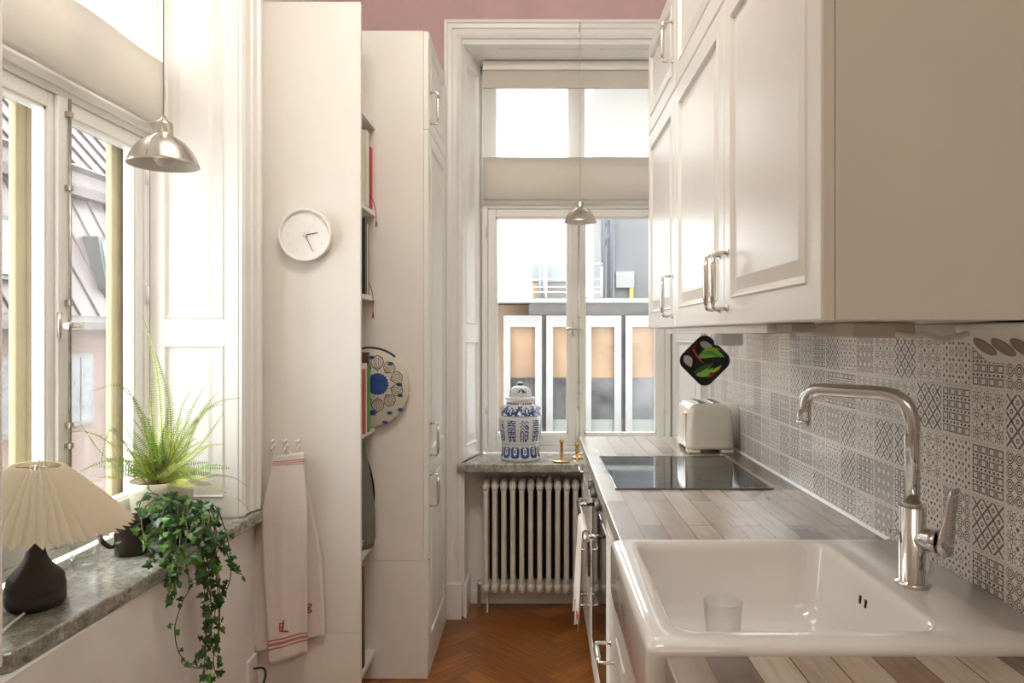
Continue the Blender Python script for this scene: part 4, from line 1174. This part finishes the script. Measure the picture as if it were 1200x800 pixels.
# ================================================================== FERN
PC = Vector((-1.222, 2.365, .7515))
fn = thing('potted_fern', PC, 'bright green fern in a cream pot in the corner of the sill', 'plant')
MB().lathe([(0, 0), (.078, 0), (.082, .004), (.094, .125), (.099, .13), (.0995, .158), (.096, .160), (.092, .158), (.090, .13), (0, .128)], PC, 40).build('pot', CREAMPOT, fn)
MB().lathe([(0, .147), (.05, .146), (.090, .138)], PC, 24).build('soil', SOIL, fn)
crown = PC + Vector((0, 0, .150))
def frond(pts, ll, m, nl=30):
    s_ = spline(pts, 10); b = MB(); n = len(s_)
    b.tube(s_, [.0013 * (1 - .7 * k / n) for k in range(n)], 4, 1)
    # resample leaflets along the length
    L = [0]
    for a, c in zip(s_[:-1], s_[1:]): L.append(L[-1] + (c - a).length)
    tot = L[-1]; nl = max(10, int(tot / .0085)); j = 0
    face = Vector((R.uniform(-.6, .6), -1, R.uniform(-.5, .7))).normalized()
    for q in range(nl):
        d = tot * (.16 + .84 * q / nl)
        while j < n - 2 and L[j + 1] < d: j += 1
        p = s_[j].lerp(s_[j + 1], (d - L[j]) / max(1e-6, L[j + 1] - L[j])); tn = (s_[j + 1] - s_[j]).normalized()
        side = tn.cross(face).normalized(); u = q / nl
        l = ll * (min(1, .45 + u * 3) * (1 - u ** 3) + .12); w = .0009 + l * .06
        for sg in (-1, 1):
            dr = (side * sg + tn * .18 + face * R.uniform(-.3, .2)).normalized(); t1 = p + dr * l
            b.add([p - tn * w, p + dr * l * .4 - tn * w * .9, t1, p + dr * l * .4 + tn * w, p + tn * w], [(0, 1, 2, 3, 4)], 0, False)
    b.build('frond', [m, FSTEM], fn)
def fr_px(tip, mids, d, ll, m=FERN, base=None):
    bs_ = base or (crown + Vector((R.uniform(-.035, .035), R.uniform(-.035, .02), 0)))
    frond([bs_] + [at(x, y, d_) for x, y, d_ in mids] + [at(tip[0], tip[1], d)], ll, m)
fr_px((167, 368), [(190, 520, 2.34), (186, 450, 2.33), (176, 400, 2.32)], 2.32, .015)
fr_px((182, 412), [(200, 520, 2.30), (198, 470, 2.28)], 2.28, .016)
fr_px((178, 440), [(185, 530, 2.36), (178, 490, 2.34)], 2.34, .015)
fr_px((109, 458), [(175, 530, 2.25), (165, 482, 2.18), (140, 452, 2.14)], 2.12, .013, FERND)
fr_px((139, 452), [(178, 540, 2.28), (168, 500, 2.2), (152, 460, 2.18)], 2.18, .013)
fr_px((129, 486), [(175, 560, 2.25), (158, 520, 2.18), (142, 495, 2.16)], 2.16, .013)
fr_px((126, 505), [(178, 562, 2.3), (150, 525, 2.2), (136, 508, 2.18)], 2.18, .014)
fr_px((92, 492), [(170, 565, 2.25), (145, 553, 2.15), (118, 530, 2.10)], 2.08, .011)
fr_px((118, 542), [(172, 560, 2.25), (140, 510, 2.12), (128, 505, 2.10)], 2.09, .012, FERND)
fr_px((92, 553), [(172, 568, 2.25), (155, 545, 2.12), (125, 540, 2.06)], 2.04, .012, FERND)
fr_px((60, 515), [(165, 560, 2.2), (130, 520, 2.1), (95, 505, 2.06)], 2.03, .008)
fr_px((283, 466), [(210, 520, 2.28), (236, 485, 2.22), (258, 470, 2.20)], 2.18, .013)
fr_px((262, 483), [(215, 540, 2.28), (240, 515, 2.2)], 2.2, .012)
fr_px((256, 458), [(208, 540, 2.3), (232, 490, 2.24)], 2.22, .014)
fr_px((262, 474), [(212, 545, 2.3), (228, 500, 2.24), (246, 478, 2.22)], 2.22, .012)
fr_px((225, 455), [(205, 520, 2.3), (212, 480, 2.28)], 2.28, .014)
fr_px((240, 452), [(205, 530, 2.3), (222, 485, 2.28)], 2.27, .012)
fr_px((270, 548), [(215, 560, 2.28), (245, 545, 2.22)], 2.2, .014, FERND)
fr_px((289, 570), [(220, 565, 2.25), (252, 557, 2.2), (275, 560, 2.18)], 2.17, .007)
fr_px((296, 605), [(218, 570, 2.2), (250, 572, 2.16), (280, 585, 2.14)], 2.13, .006)
fr_px((262, 520), [(210, 550, 2.3), (240, 525, 2.25)], 2.22, .014)
for k in range(62):
    a = R.uniform(-1.35, 1.35); h = R.uniform(40, 95); tx_ = 190 + math.sin(a) * h * .95; ty_ = 570 - math.cos(a) * h
    d = R.uniform(2.16, 2.40)
    if tx_ < 175: d = min(d, 2.26)
    fr_px((tx_, ty_ + abs(math.sin(a)) * 12), [(190 + math.sin(a) * h * .45, 570 - math.cos(a) * h * .62, (d + 2.34) / 2)], d, R.uniform(.010, .016), R.choice([FERN, FERN, FERND]))

# ================================================================== IVY
IC = Vector((-1.105, 2.225, .7515))
iv = thing('potted_ivy', IC, 'dark green ivy trailing over the sill edge from a black pot', 'plant')
MB().lathe([(0, 0), (.058, 0), (.062, .004), (.074, .10), (.076, .108), (.073, .11), (.070, .105), (.069, .09), (0, .088)], IC, 36).build('pot', BROWNGLZ, iv)
MB().lathe([(0, .098), (.069, .094)], IC, 20).build('soil', SOIL, iv)
LV = [(0, -.1), (.18, -.28), (.55, -.25), (.42, .02), (.62, .30), (.30, .35), (.22, .62), (0, 1.0), (-.22, .62), (-.30, .35), (-.62, .30), (-.42, .02), (-.55, -.25), (-.18, -.28)]
def ivy_leaf(b, p, dirv, nrm_, s_, m):
    dirv = dirv.normalized(); sd_ = dirv.cross(nrm_).normalized(); nn = sd_.cross(dirv)
    n = len(LV); vs = [p + dirv * .35 * s_ ]
    for x, y in LV: vs.append(p + sd_ * x * s_ + dirv * y * s_ - nn * (abs(x) * .28) * s_)
    b.add(vs, [(0, 1 + k, 1 + (k + 1) % n) for k in range(n)], m, False)
def vine(px, step=.020, size=.021, m=IVY, dens=1.0, dfun=None):
    pts = []
    for x_, y_, *d_ in px:
        d = d_[0] if d_ else min(2.20, .975 * F / (VX - x_))
        pts.append(at(x_, y_, d))
    s_ = spline(pts, 8); b = MB(); b.tube(s_, .0015, 5, 2)
    acc = 0
    for a, c in zip(s_[:-1], s_[1:]):
        acc += (c - a).length
        if acc > step / dens:
            acc = 0
            off = Vector((R.uniform(-1, 1) * .016, R.uniform(-1.2, .3) * .014, R.uniform(-1, 1) * .016)); p = c + off
            b.tube([c, p], .0008, 4, 2)
            dr = Vector((R.uniform(-1, 1), R.uniform(-.6, .2), R.uniform(-1.2, .5)))
            nn = Vector((R.uniform(-.7, .7), -1, R.uniform(-.3, .9)))
            ivy_leaf(b, p, dr, nn, size * R.uniform(.65, 1.15), 0 if R.random() < .72 else 1)
    b.build('vine', [m, IVYL, STEM], iv)
st = (206, 602, 2.22)
def S(): return (206 + R.uniform(-18, 22), 604 + R.uniform(-4, 4), 2.21)
vine([S(), (190, 585, 2.14), (172, 592, 2.10), (166, 612, 2.04), (172, 640, 2.0)], .016)
vine([S(), (185, 580, 2.14), (168, 582, 2.08), (162, 600, 2.04)], .016)
vine([S(), (200, 588, 2.12), (185, 615, 2.05), (178, 650, 2.02), (190, 668, 2.02)], .016)
vine([S(), (235, 588, 2.14), (252, 610, 2.14), (244, 650), (240, 690), (241, 740), (239, 798)], .017)
vine([S(), (228, 610, 2.08), (216, 640, 2.04), (222, 685), (214, 705), (205, 735), (210, 765), (226, 781), (240, 782)], .034, .017)
vine([S(), (245, 590, 2.12), (262, 615, 2.14), (271, 660), (266, 690), (250, 705)], .022)
vine([S(), (240, 625, 2.10), (254, 680), (256, 735), (250, 775), (256, 795)], .022)
vine([S(), (232, 640, 2.08), (245, 690), (248, 730), (240, 760), (232, 775)], .018)
vine([S(), (240, 605, 2.10), (262, 640), (274, 668), (283, 672)], .022)
for k in range(20):
    ex, ey = R.uniform(176, 268), R.uniform(610, 700)
    if ex < 195: ey = min(ey, 655)
    mx_ = (206 + ex) / 2 + R.uniform(-14, 14)
    vine([S(), (mx_, 590 + R.uniform(-8, 12), 2.13), ((mx_ + ex) / 2 + R.uniform(-8, 8), (600 + ey) / 2, 2.07), (ex, ey, min(2.16, .97 * F / (VX - ex)))], .014, .020)
for k in range(5):
    x_ = R.uniform(236, 258); vine([(x_ - 8, 640, 2.10), (x_, 690), (x_ + R.uniform(-12, 8), R.uniform(725, 785))], .018, .018)
vine([(226, 596, 2.2), (214, 600, 2.08), (220, 622, 2.04), (214, 650, 2.03)], .2)

# small red and white notice on the window behind the left lamp
nt = thing('small_notice', (-1.318, 2.47, 1.89), 'small white notice with red marks stuck on the left window frame', 'notice')
c = at(163, 196, 2.470)
MB().box(c.x - .022, c.x + .022, 2.468, 2.470, c.z - .026, c.z + .026).build('paper', WHITEPL, nt)
b = MB()
for dz, m_ in ((-.013, 0), (.012, 1)):
    for k in range(4): b.box(c.x - .018 + k * .010, c.x - .0105 + k * .010, 2.4665, 2.468, c.z + dz - .006, c.z + dz + .006, m_)
b.build('printed_marks', [simple('notice red', (.6, .04, .03), .6), GREYP], nt)

# ================================================================== OUTSIDE, END WINDOW
D = 7.0
def X7(px): return (px - VX) / F * D
def Z7(py): return CH - (py - VY) / F * D
PLAST = simple('peach facade', (0.270, 0.189, 0.122), .8, var=.1, scale=2)
GREYF = simple('grey brown fascia', (0.117, 0.106, 0.099), .7, var=.2, scale=5)
GREENF = simple('pale green metal ledge', (0.189, 0.203, 0.180), .5)
WFR = simple('white exterior frame', (.21, .208, .20), .5)
DKREF = simple('dark reflecting glass', (0.059, 0.056, 0.059), .2, var=.8, scale=3)
PEACHG = simple('peach curtain behind glass', (0.216, 0.135, 0.077), .4, var=.25, scale=3)
BLUEG = simple('pale blue grey metal', (0.207, 0.221, 0.248), .6)
DGREY = simple('grey rendered facade', (0.113, 0.110, 0.113), .7, var=.12, scale=1.5)
hb = thing('opposite_building', (0.3, D, 0), 'low building opposite with white framed glass doors seen through the end window', 'building')
b = MB(); b.box(X7(470), X7(900), D + .25, D + .5, -1.2, Z7(356), 0); b.box(X7(620), X7(900), D + .05, D + .25, Z7(369), Z7(354), 1); b.box(X7(470), X7(900), D - .1, D + .5, Z7(355), Z7(350), 2)
b.box(X7(470), X7(900), D - .6, D + .25, -1.3, Z7(508), 1)
b.build('facade', [PLAST, GREYF, GREENF], hb)
for x0, x1 in ((590, 635), (640, 682), (685, 728), (733, 776), (781, 825)):
    b = MB(); a0, a1 = X7(x0), X7(x1); w_ = .065; z0, z1 = Z7(512), Z7(369.5)
    b.box(a0, a0 + w_, D, D + .08, z0, z1); b.box(a1 - w_, a1, D, D + .08, z0, z1); b.box(a0 + w_, a1 - w_, D, D + .08, z1 - .11, z1); b.box(a0 + w_, a1 - w_, D, D + .08, z0, z0 + .05)
    f_ = b.build('glass_door', WFR, hb)
    MB().box(a0 + w_, a1 - w_, D + .06, D + .07, Z7(443), z1 - .10).build('upper_pane', PEACHG, f_)
    b = MB(); b.box(a0 + w_, a1 - w_, D + .05, D + .07, z0 + .05, Z7(443)); b.box(a0 + w_, a1 - w_, D + .04, D + .05, z0 + .05, Z7(492), 1)
    b.build('lower_pane', [DKREF, GREENF], f_)
    MB().box(a1 + .002, a1 + .035, D + .06, D + .12, z0, z1).build('post', GREYF, hb)
MB().box(X7(597), 4.5, D + .52, 9.8, 1.60, 1.752).build('terrace_deck', GREYF, hb)
rl = thing('roof_railing', (X7(620), D + 1.0, Z7(352)), 'thin metal railing on the roof terrace across the street', 'railing')
b = MB(); D2 = 7.9
def p8(px, py, d=D2): return at(px, py, d)
for py0, py1 in ((316, 309), (329, 327), (337, 336), (343, 342)): b.tube([p8(598, py0), p8(640, py1), p8(706, py1)], .008, 6)
b.build('rails', GREYP, rl)
for px in (598, 603, 640, 688, 705): MB().tube([(p8(px, 349).x, D2, 1.753), p8(px, 312)], .014, 6).build('post', GREYP, rl)
rt = thing('rooftop_shed', at(642, 350, 9.), 'pale blue grey ventilation housing on the roof across the street', 'roof housing')
q0, q1 = at(623, 330, 9), at(668, 309, 9)
MB().box(q0.x, q1.x, 9, 9.75, q0.z, q1.z).build('upper_housing', BLUEG, rt)
q0, q1 = at(634, 350, 9), at(668, 331, 9); MB().box(q0.x, q1.x, 8.95, 9.75, 1.753, q1.z).build('louvre', simple('grey louvre', (0.122, 0.113, 0.113), .6), rt)
for px in (633, 637): MB().tube([(at(px, 350, 8.9).x, 8.9, 1.753), at(px, 310, 8.9)], .02, 6).build('duct', BLUEG, rt)
q0, q1 = at(624, 349, 9), at(632, 331, 9); MB().box(q0.x, q1.x, 9, 9.75, 1.753, q1.z).build('wall', PLAST, rt)
tb = thing('grey_tower', at(760, 391, 10.), 'tall grey building with pipes beyond the roof terrace', 'building')
q0 = at(720, 352, 10); MB().box(q0.x, q0.x + 6, 10, 14, -1.3, 8).build('wall', DGREY, tb)
b = MB()
for px, w_ in ((707, .03), (712, .015), (716, .03)): p = at(px, 352, 9.9); b.tube([(p.x, 9.9, -1), (p.x, 9.9, 8)], w_, 8)
b.tube([at(707, 290, 9.9), at(720, 262, 9.9)], .02, 6); b.tube([at(707, 268, 9.9), at(720, 245, 9.9)], .02, 6); b.build('downpipe', simple('blue grey pipe', (0.090, 0.095, 0.108), .5), tb)
q0, q1 = at(722, 337, 9.95), at(743, 318, 9.95); MB().box(q0.x, q1.x, 9.93, 10, q0.z, q1.z).build('white_sign', WFR, tb)
q0, q1 = at(738, 370, 9.95), at(742, 337, 9.95); MB().box(q0.x, q1.x, 9.95, 10, q0.z, q1.z).build('yellow_strip', YELP, tb)
lo = MB().box(X7(470), X7(596), D + .7, D + 1.0, -1.2, Z7(345)).build('garden_wall', simple('beige brick', (0.234, 0.189, 0.144), .8, var=.3, scale=6)); tag(lo, 'beige wall at the left edge of the view through the end window', 'wall')

# ================================================================== OUTSIDE, LEFT WINDOW
BX = -8.0
ROOF = simple('dusty rose metal roof', (.115, .084, .080), .45, var=.12, scale=1)
FAC = simple('salmon plaster', (.17, .11, .088), .8, var=.15, scale=1)
bd = thing('mansard_building', (-8.5, 14, -6), 'old salmon coloured building with a dusty pink metal roof across the street', 'building')
MB().box(BX - 4, BX, 3, 30, -6, 1.45).build('facade', FAC, bd)
MB().prism([(BX - 4, 1.45), (BX + .35, 1.45), (BX + .35, 1.58), (BX + .2, 1.66), (BX - .0, 1.70), (BX - 4, 1.7)], 3, 30, 0, map=lambda x, y, z: (x, z, y)).build('cornice', simple('brown cornice', (.08, .062, .055), .6), bd)
MB().prism([(BX - 4, 1.7), (BX - .05, 1.7), (BX - .75, 3.95), (BX - 4, 3.95)], 3, 30, 0, map=lambda x, y, z: (x, z, y)).build('lower_roof', ROOF, bd)
MB().prism([(BX - 4, 3.95), (BX - .55, 3.95), (BX - .5, 4.1), (BX - .65, 4.18), (BX - .7, 4.42), (BX - .6, 4.5), (BX - .8, 4.6), (BX - 4, 4.6)], 3, 30, 0, map=lambda x, y, z: (x, z, y)).build('roof_ledge', simple('pink grey ledge', (.095, .072, .068), .5), bd)
MB().prism([(BX - 6, 4.6), (BX - .85, 4.6), (BX - 3.2, 8.0), (BX - 6, 8.2)], 3, 30, 0, map=lambda x, y, z: (x, z, y)).build('upper_roof', ROOF, bd)
b = MB()
for k in range(60):
    y = 4 + k * .55
    if y < 29: b.tube([(BX - .04, y, 1.7), (BX - .74, y - .9 if y > 4.9 else 4, 3.93)], .025, 5); b.tube([(BX - .84, y, 4.62), (BX - 3.1, y - 1.6 if y > 5.6 else 4, 7.9)], .025, 5)
b.build('standing_seam', simple('dark roof seam', (.07, .052, .05), .5), bd)  # seams in a darker colour than the roof sheets
for y0 in (7.6, 10.6, 13.6):
    w = MB(); w.prism([(BX - .05, 2.2), (BX - .25, 2.2), (BX - .50, 3.2), (BX - .22, 3.2)], y0, y0 + .8, 0, map=lambda x, y, z: (x, z, y)); f_ = w.build('skylight', simple('lead frame', (.05, .05, .05), .5), bd)
    w = MB(); w.prism([(BX - .03, 2.28), (BX - .1, 2.28), (BX - .28, 3.12), (BX - .19, 3.12)], y0 + .08, y0 + .72, 0, map=lambda x, y, z: (x, z, y)); w.build('pane', simple('sky glass', (.12, .14, .17), .1), f_)
for y0 in (6.2, 8.2, 10.2, 12.2, 14.2):
    for z0 in (-.2, -2.6):
        w = MB(); w.box(BX - .02, BX + .06, y0, y0 + .85, z0, z0 + 1.25); f_ = w.build('window', simple('facade window surround', (.12, .10, .09), .6), bd)
        w = MB(); w.box(BX + .06, BX + .07, y0 + .08, y0 + .4, z0 + .08, z0 + 1.17); w.box(BX + .06, BX + .07, y0 + .45, y0 + .77, z0 + .08, z0 + 1.17); w.build('pane', DKREF, f_)
b = MB()
for y in (9.4, 11.4): b.tube([(BX + .1, y, -6), (BX + .1, y, 1.5)], .06, 8)
b.build('downpipe', simple('grey pipe', (.07, .07, .07), .5), bd)
# bare tree
tr = thing('bare_tree', (-4.6, 6.6, -5.9), 'bare winter tree with thin branches outside the left window', 'tree')
b = MB()
def branch(p, d, L, r, lv):
    n = 4; pts = [p]
    for k in range(n):
        d = (d + Vector((R.uniform(-.3, .3), R.uniform(-.3, .3), R.uniform(-.12, .2)))).normalized(); pts.append(pts[-1] + d * L / n)
    b.tube(pts, [r * (1 - .5 * k / n) for k in range(n + 1)], 5)
    if lv:
        for k in range(3 if lv > 1 else 4):
            q = pts[R.randint(1, n)]; branch(q, (d + Vector((R.uniform(-1, 1), R.uniform(-1, 1), R.uniform(-.2, .6)))).normalized(), L * .68, r * .5, lv - 1)
branch(Vector((-4.6, 6.6, -1.3)), Vector((0, .1, 1)), 1.9, .035, 4)
b.tube([(-4.6, 6.6, -5.9), (-4.62, 6.6, -3.5), (-4.6, 6.6, -1.2)], [.12, .09, .04], 8)
b.build('branches', simple('bark', (0.059, 0.045, 0.041), .8), tr)
o = MB().box(-30, 30, 4.3, 45, -6.2, -6.0); o.box(-30, -1.9, -6, 4.3, -6.2, -6.0)
o = o.build('street_ground', simple('street asphalt', (0.113, 0.108, 0.104), .9)); tag(o, kind='structure'); o.name = 'ground'

# ================================================================== LIGHT, WORLD, CAMERA
wd = bpy.data.worlds.new('overcast sky'); SC.world = wd; wd.use_nodes = True
nt_ = wd.node_tree; bgn = nt_.nodes['Background']
tcn = nt_.nodes.new('ShaderNodeTexCoord'); nz = nt_.nodes.new('ShaderNodeTexNoise'); nz.inputs['Scale'].default_value = 2.5
rp = nt_.nodes.new('ShaderNodeValToRGB'); rp.color_ramp.elements[0].color = (.86, .92, 1.0, 1); rp.color_ramp.elements[1].color = (1, .985, .96, 1)
nt_.links.new(tcn.outputs['Generated'], nz.inputs['Vector']); nt_.links.new(nz.outputs['Fac'], rp.inputs[0]); nt_.links.new(rp.outputs[0], bgn.inputs['Color'])
bgn.inputs['Strength'].default_value = 7.8
def area(name, loc, rot, sx, sy, e, col):
    l = bpy.data.lights.new(name, 'AREA'); l.shape = 'RECTANGLE'; l.size = sx; l.size_y = sy; l.energy = e; l.color = col
    o = bpy.data.objects.new(name, l); COL.objects.link(o); o.location = loc; o.rotation_euler = rot; return o
area('rear fill light', (-.1, -1.6, 2.9), (math.radians(55), 0, 0), 1.6, 1.2, 13, (1, .85, .70))  # added fill behind the camera, no lamp known there
area('added forward fill', (-.25, 1.5, 3.15), (math.radians(38), 0, 0), .9, .7, 27, (1, .95, .88))  # unseen fill added to brighten the backlit window frames and cabinet sides
sun = bpy.data.lights.new('low sun', 'SUN'); sun.energy = 2.0; sun.angle = math.radians(12); sun.color = (1, .95, .88)
so_ = bpy.data.objects.new('low sun', sun); COL.objects.link(so_); so_.rotation_euler = Vector((.80, .25, -.62)).to_track_quat('-Z', 'Y').to_euler()

cam = bpy.data.cameras.new('camera'); co = bpy.data.objects.new('camera', cam); COL.objects.link(co)
co.location = (0, 0, CH); co.rotation_euler = (PI / 2, 0, 0)
cam.sensor_width = 36; cam.lens = F / 1200 * 36
cam.shift_x = -(VX - 600) / 1200; cam.shift_y = -(400 - VY) / 1200
cam.clip_start = .05; cam.clip_end = 200
SC.camera = co
SC.view_settings.view_transform = 'Standard'
SC.view_settings.look = 'None'
SC.view_settings.exposure = .2
SC.cycles.use_denoising = True
SC.cycles.max_bounces = 10; SC.cycles.diffuse_bounces = 6; SC.cycles.transparent_max_bounces = 16
SC.cycles.sample_clamp_indirect = 8
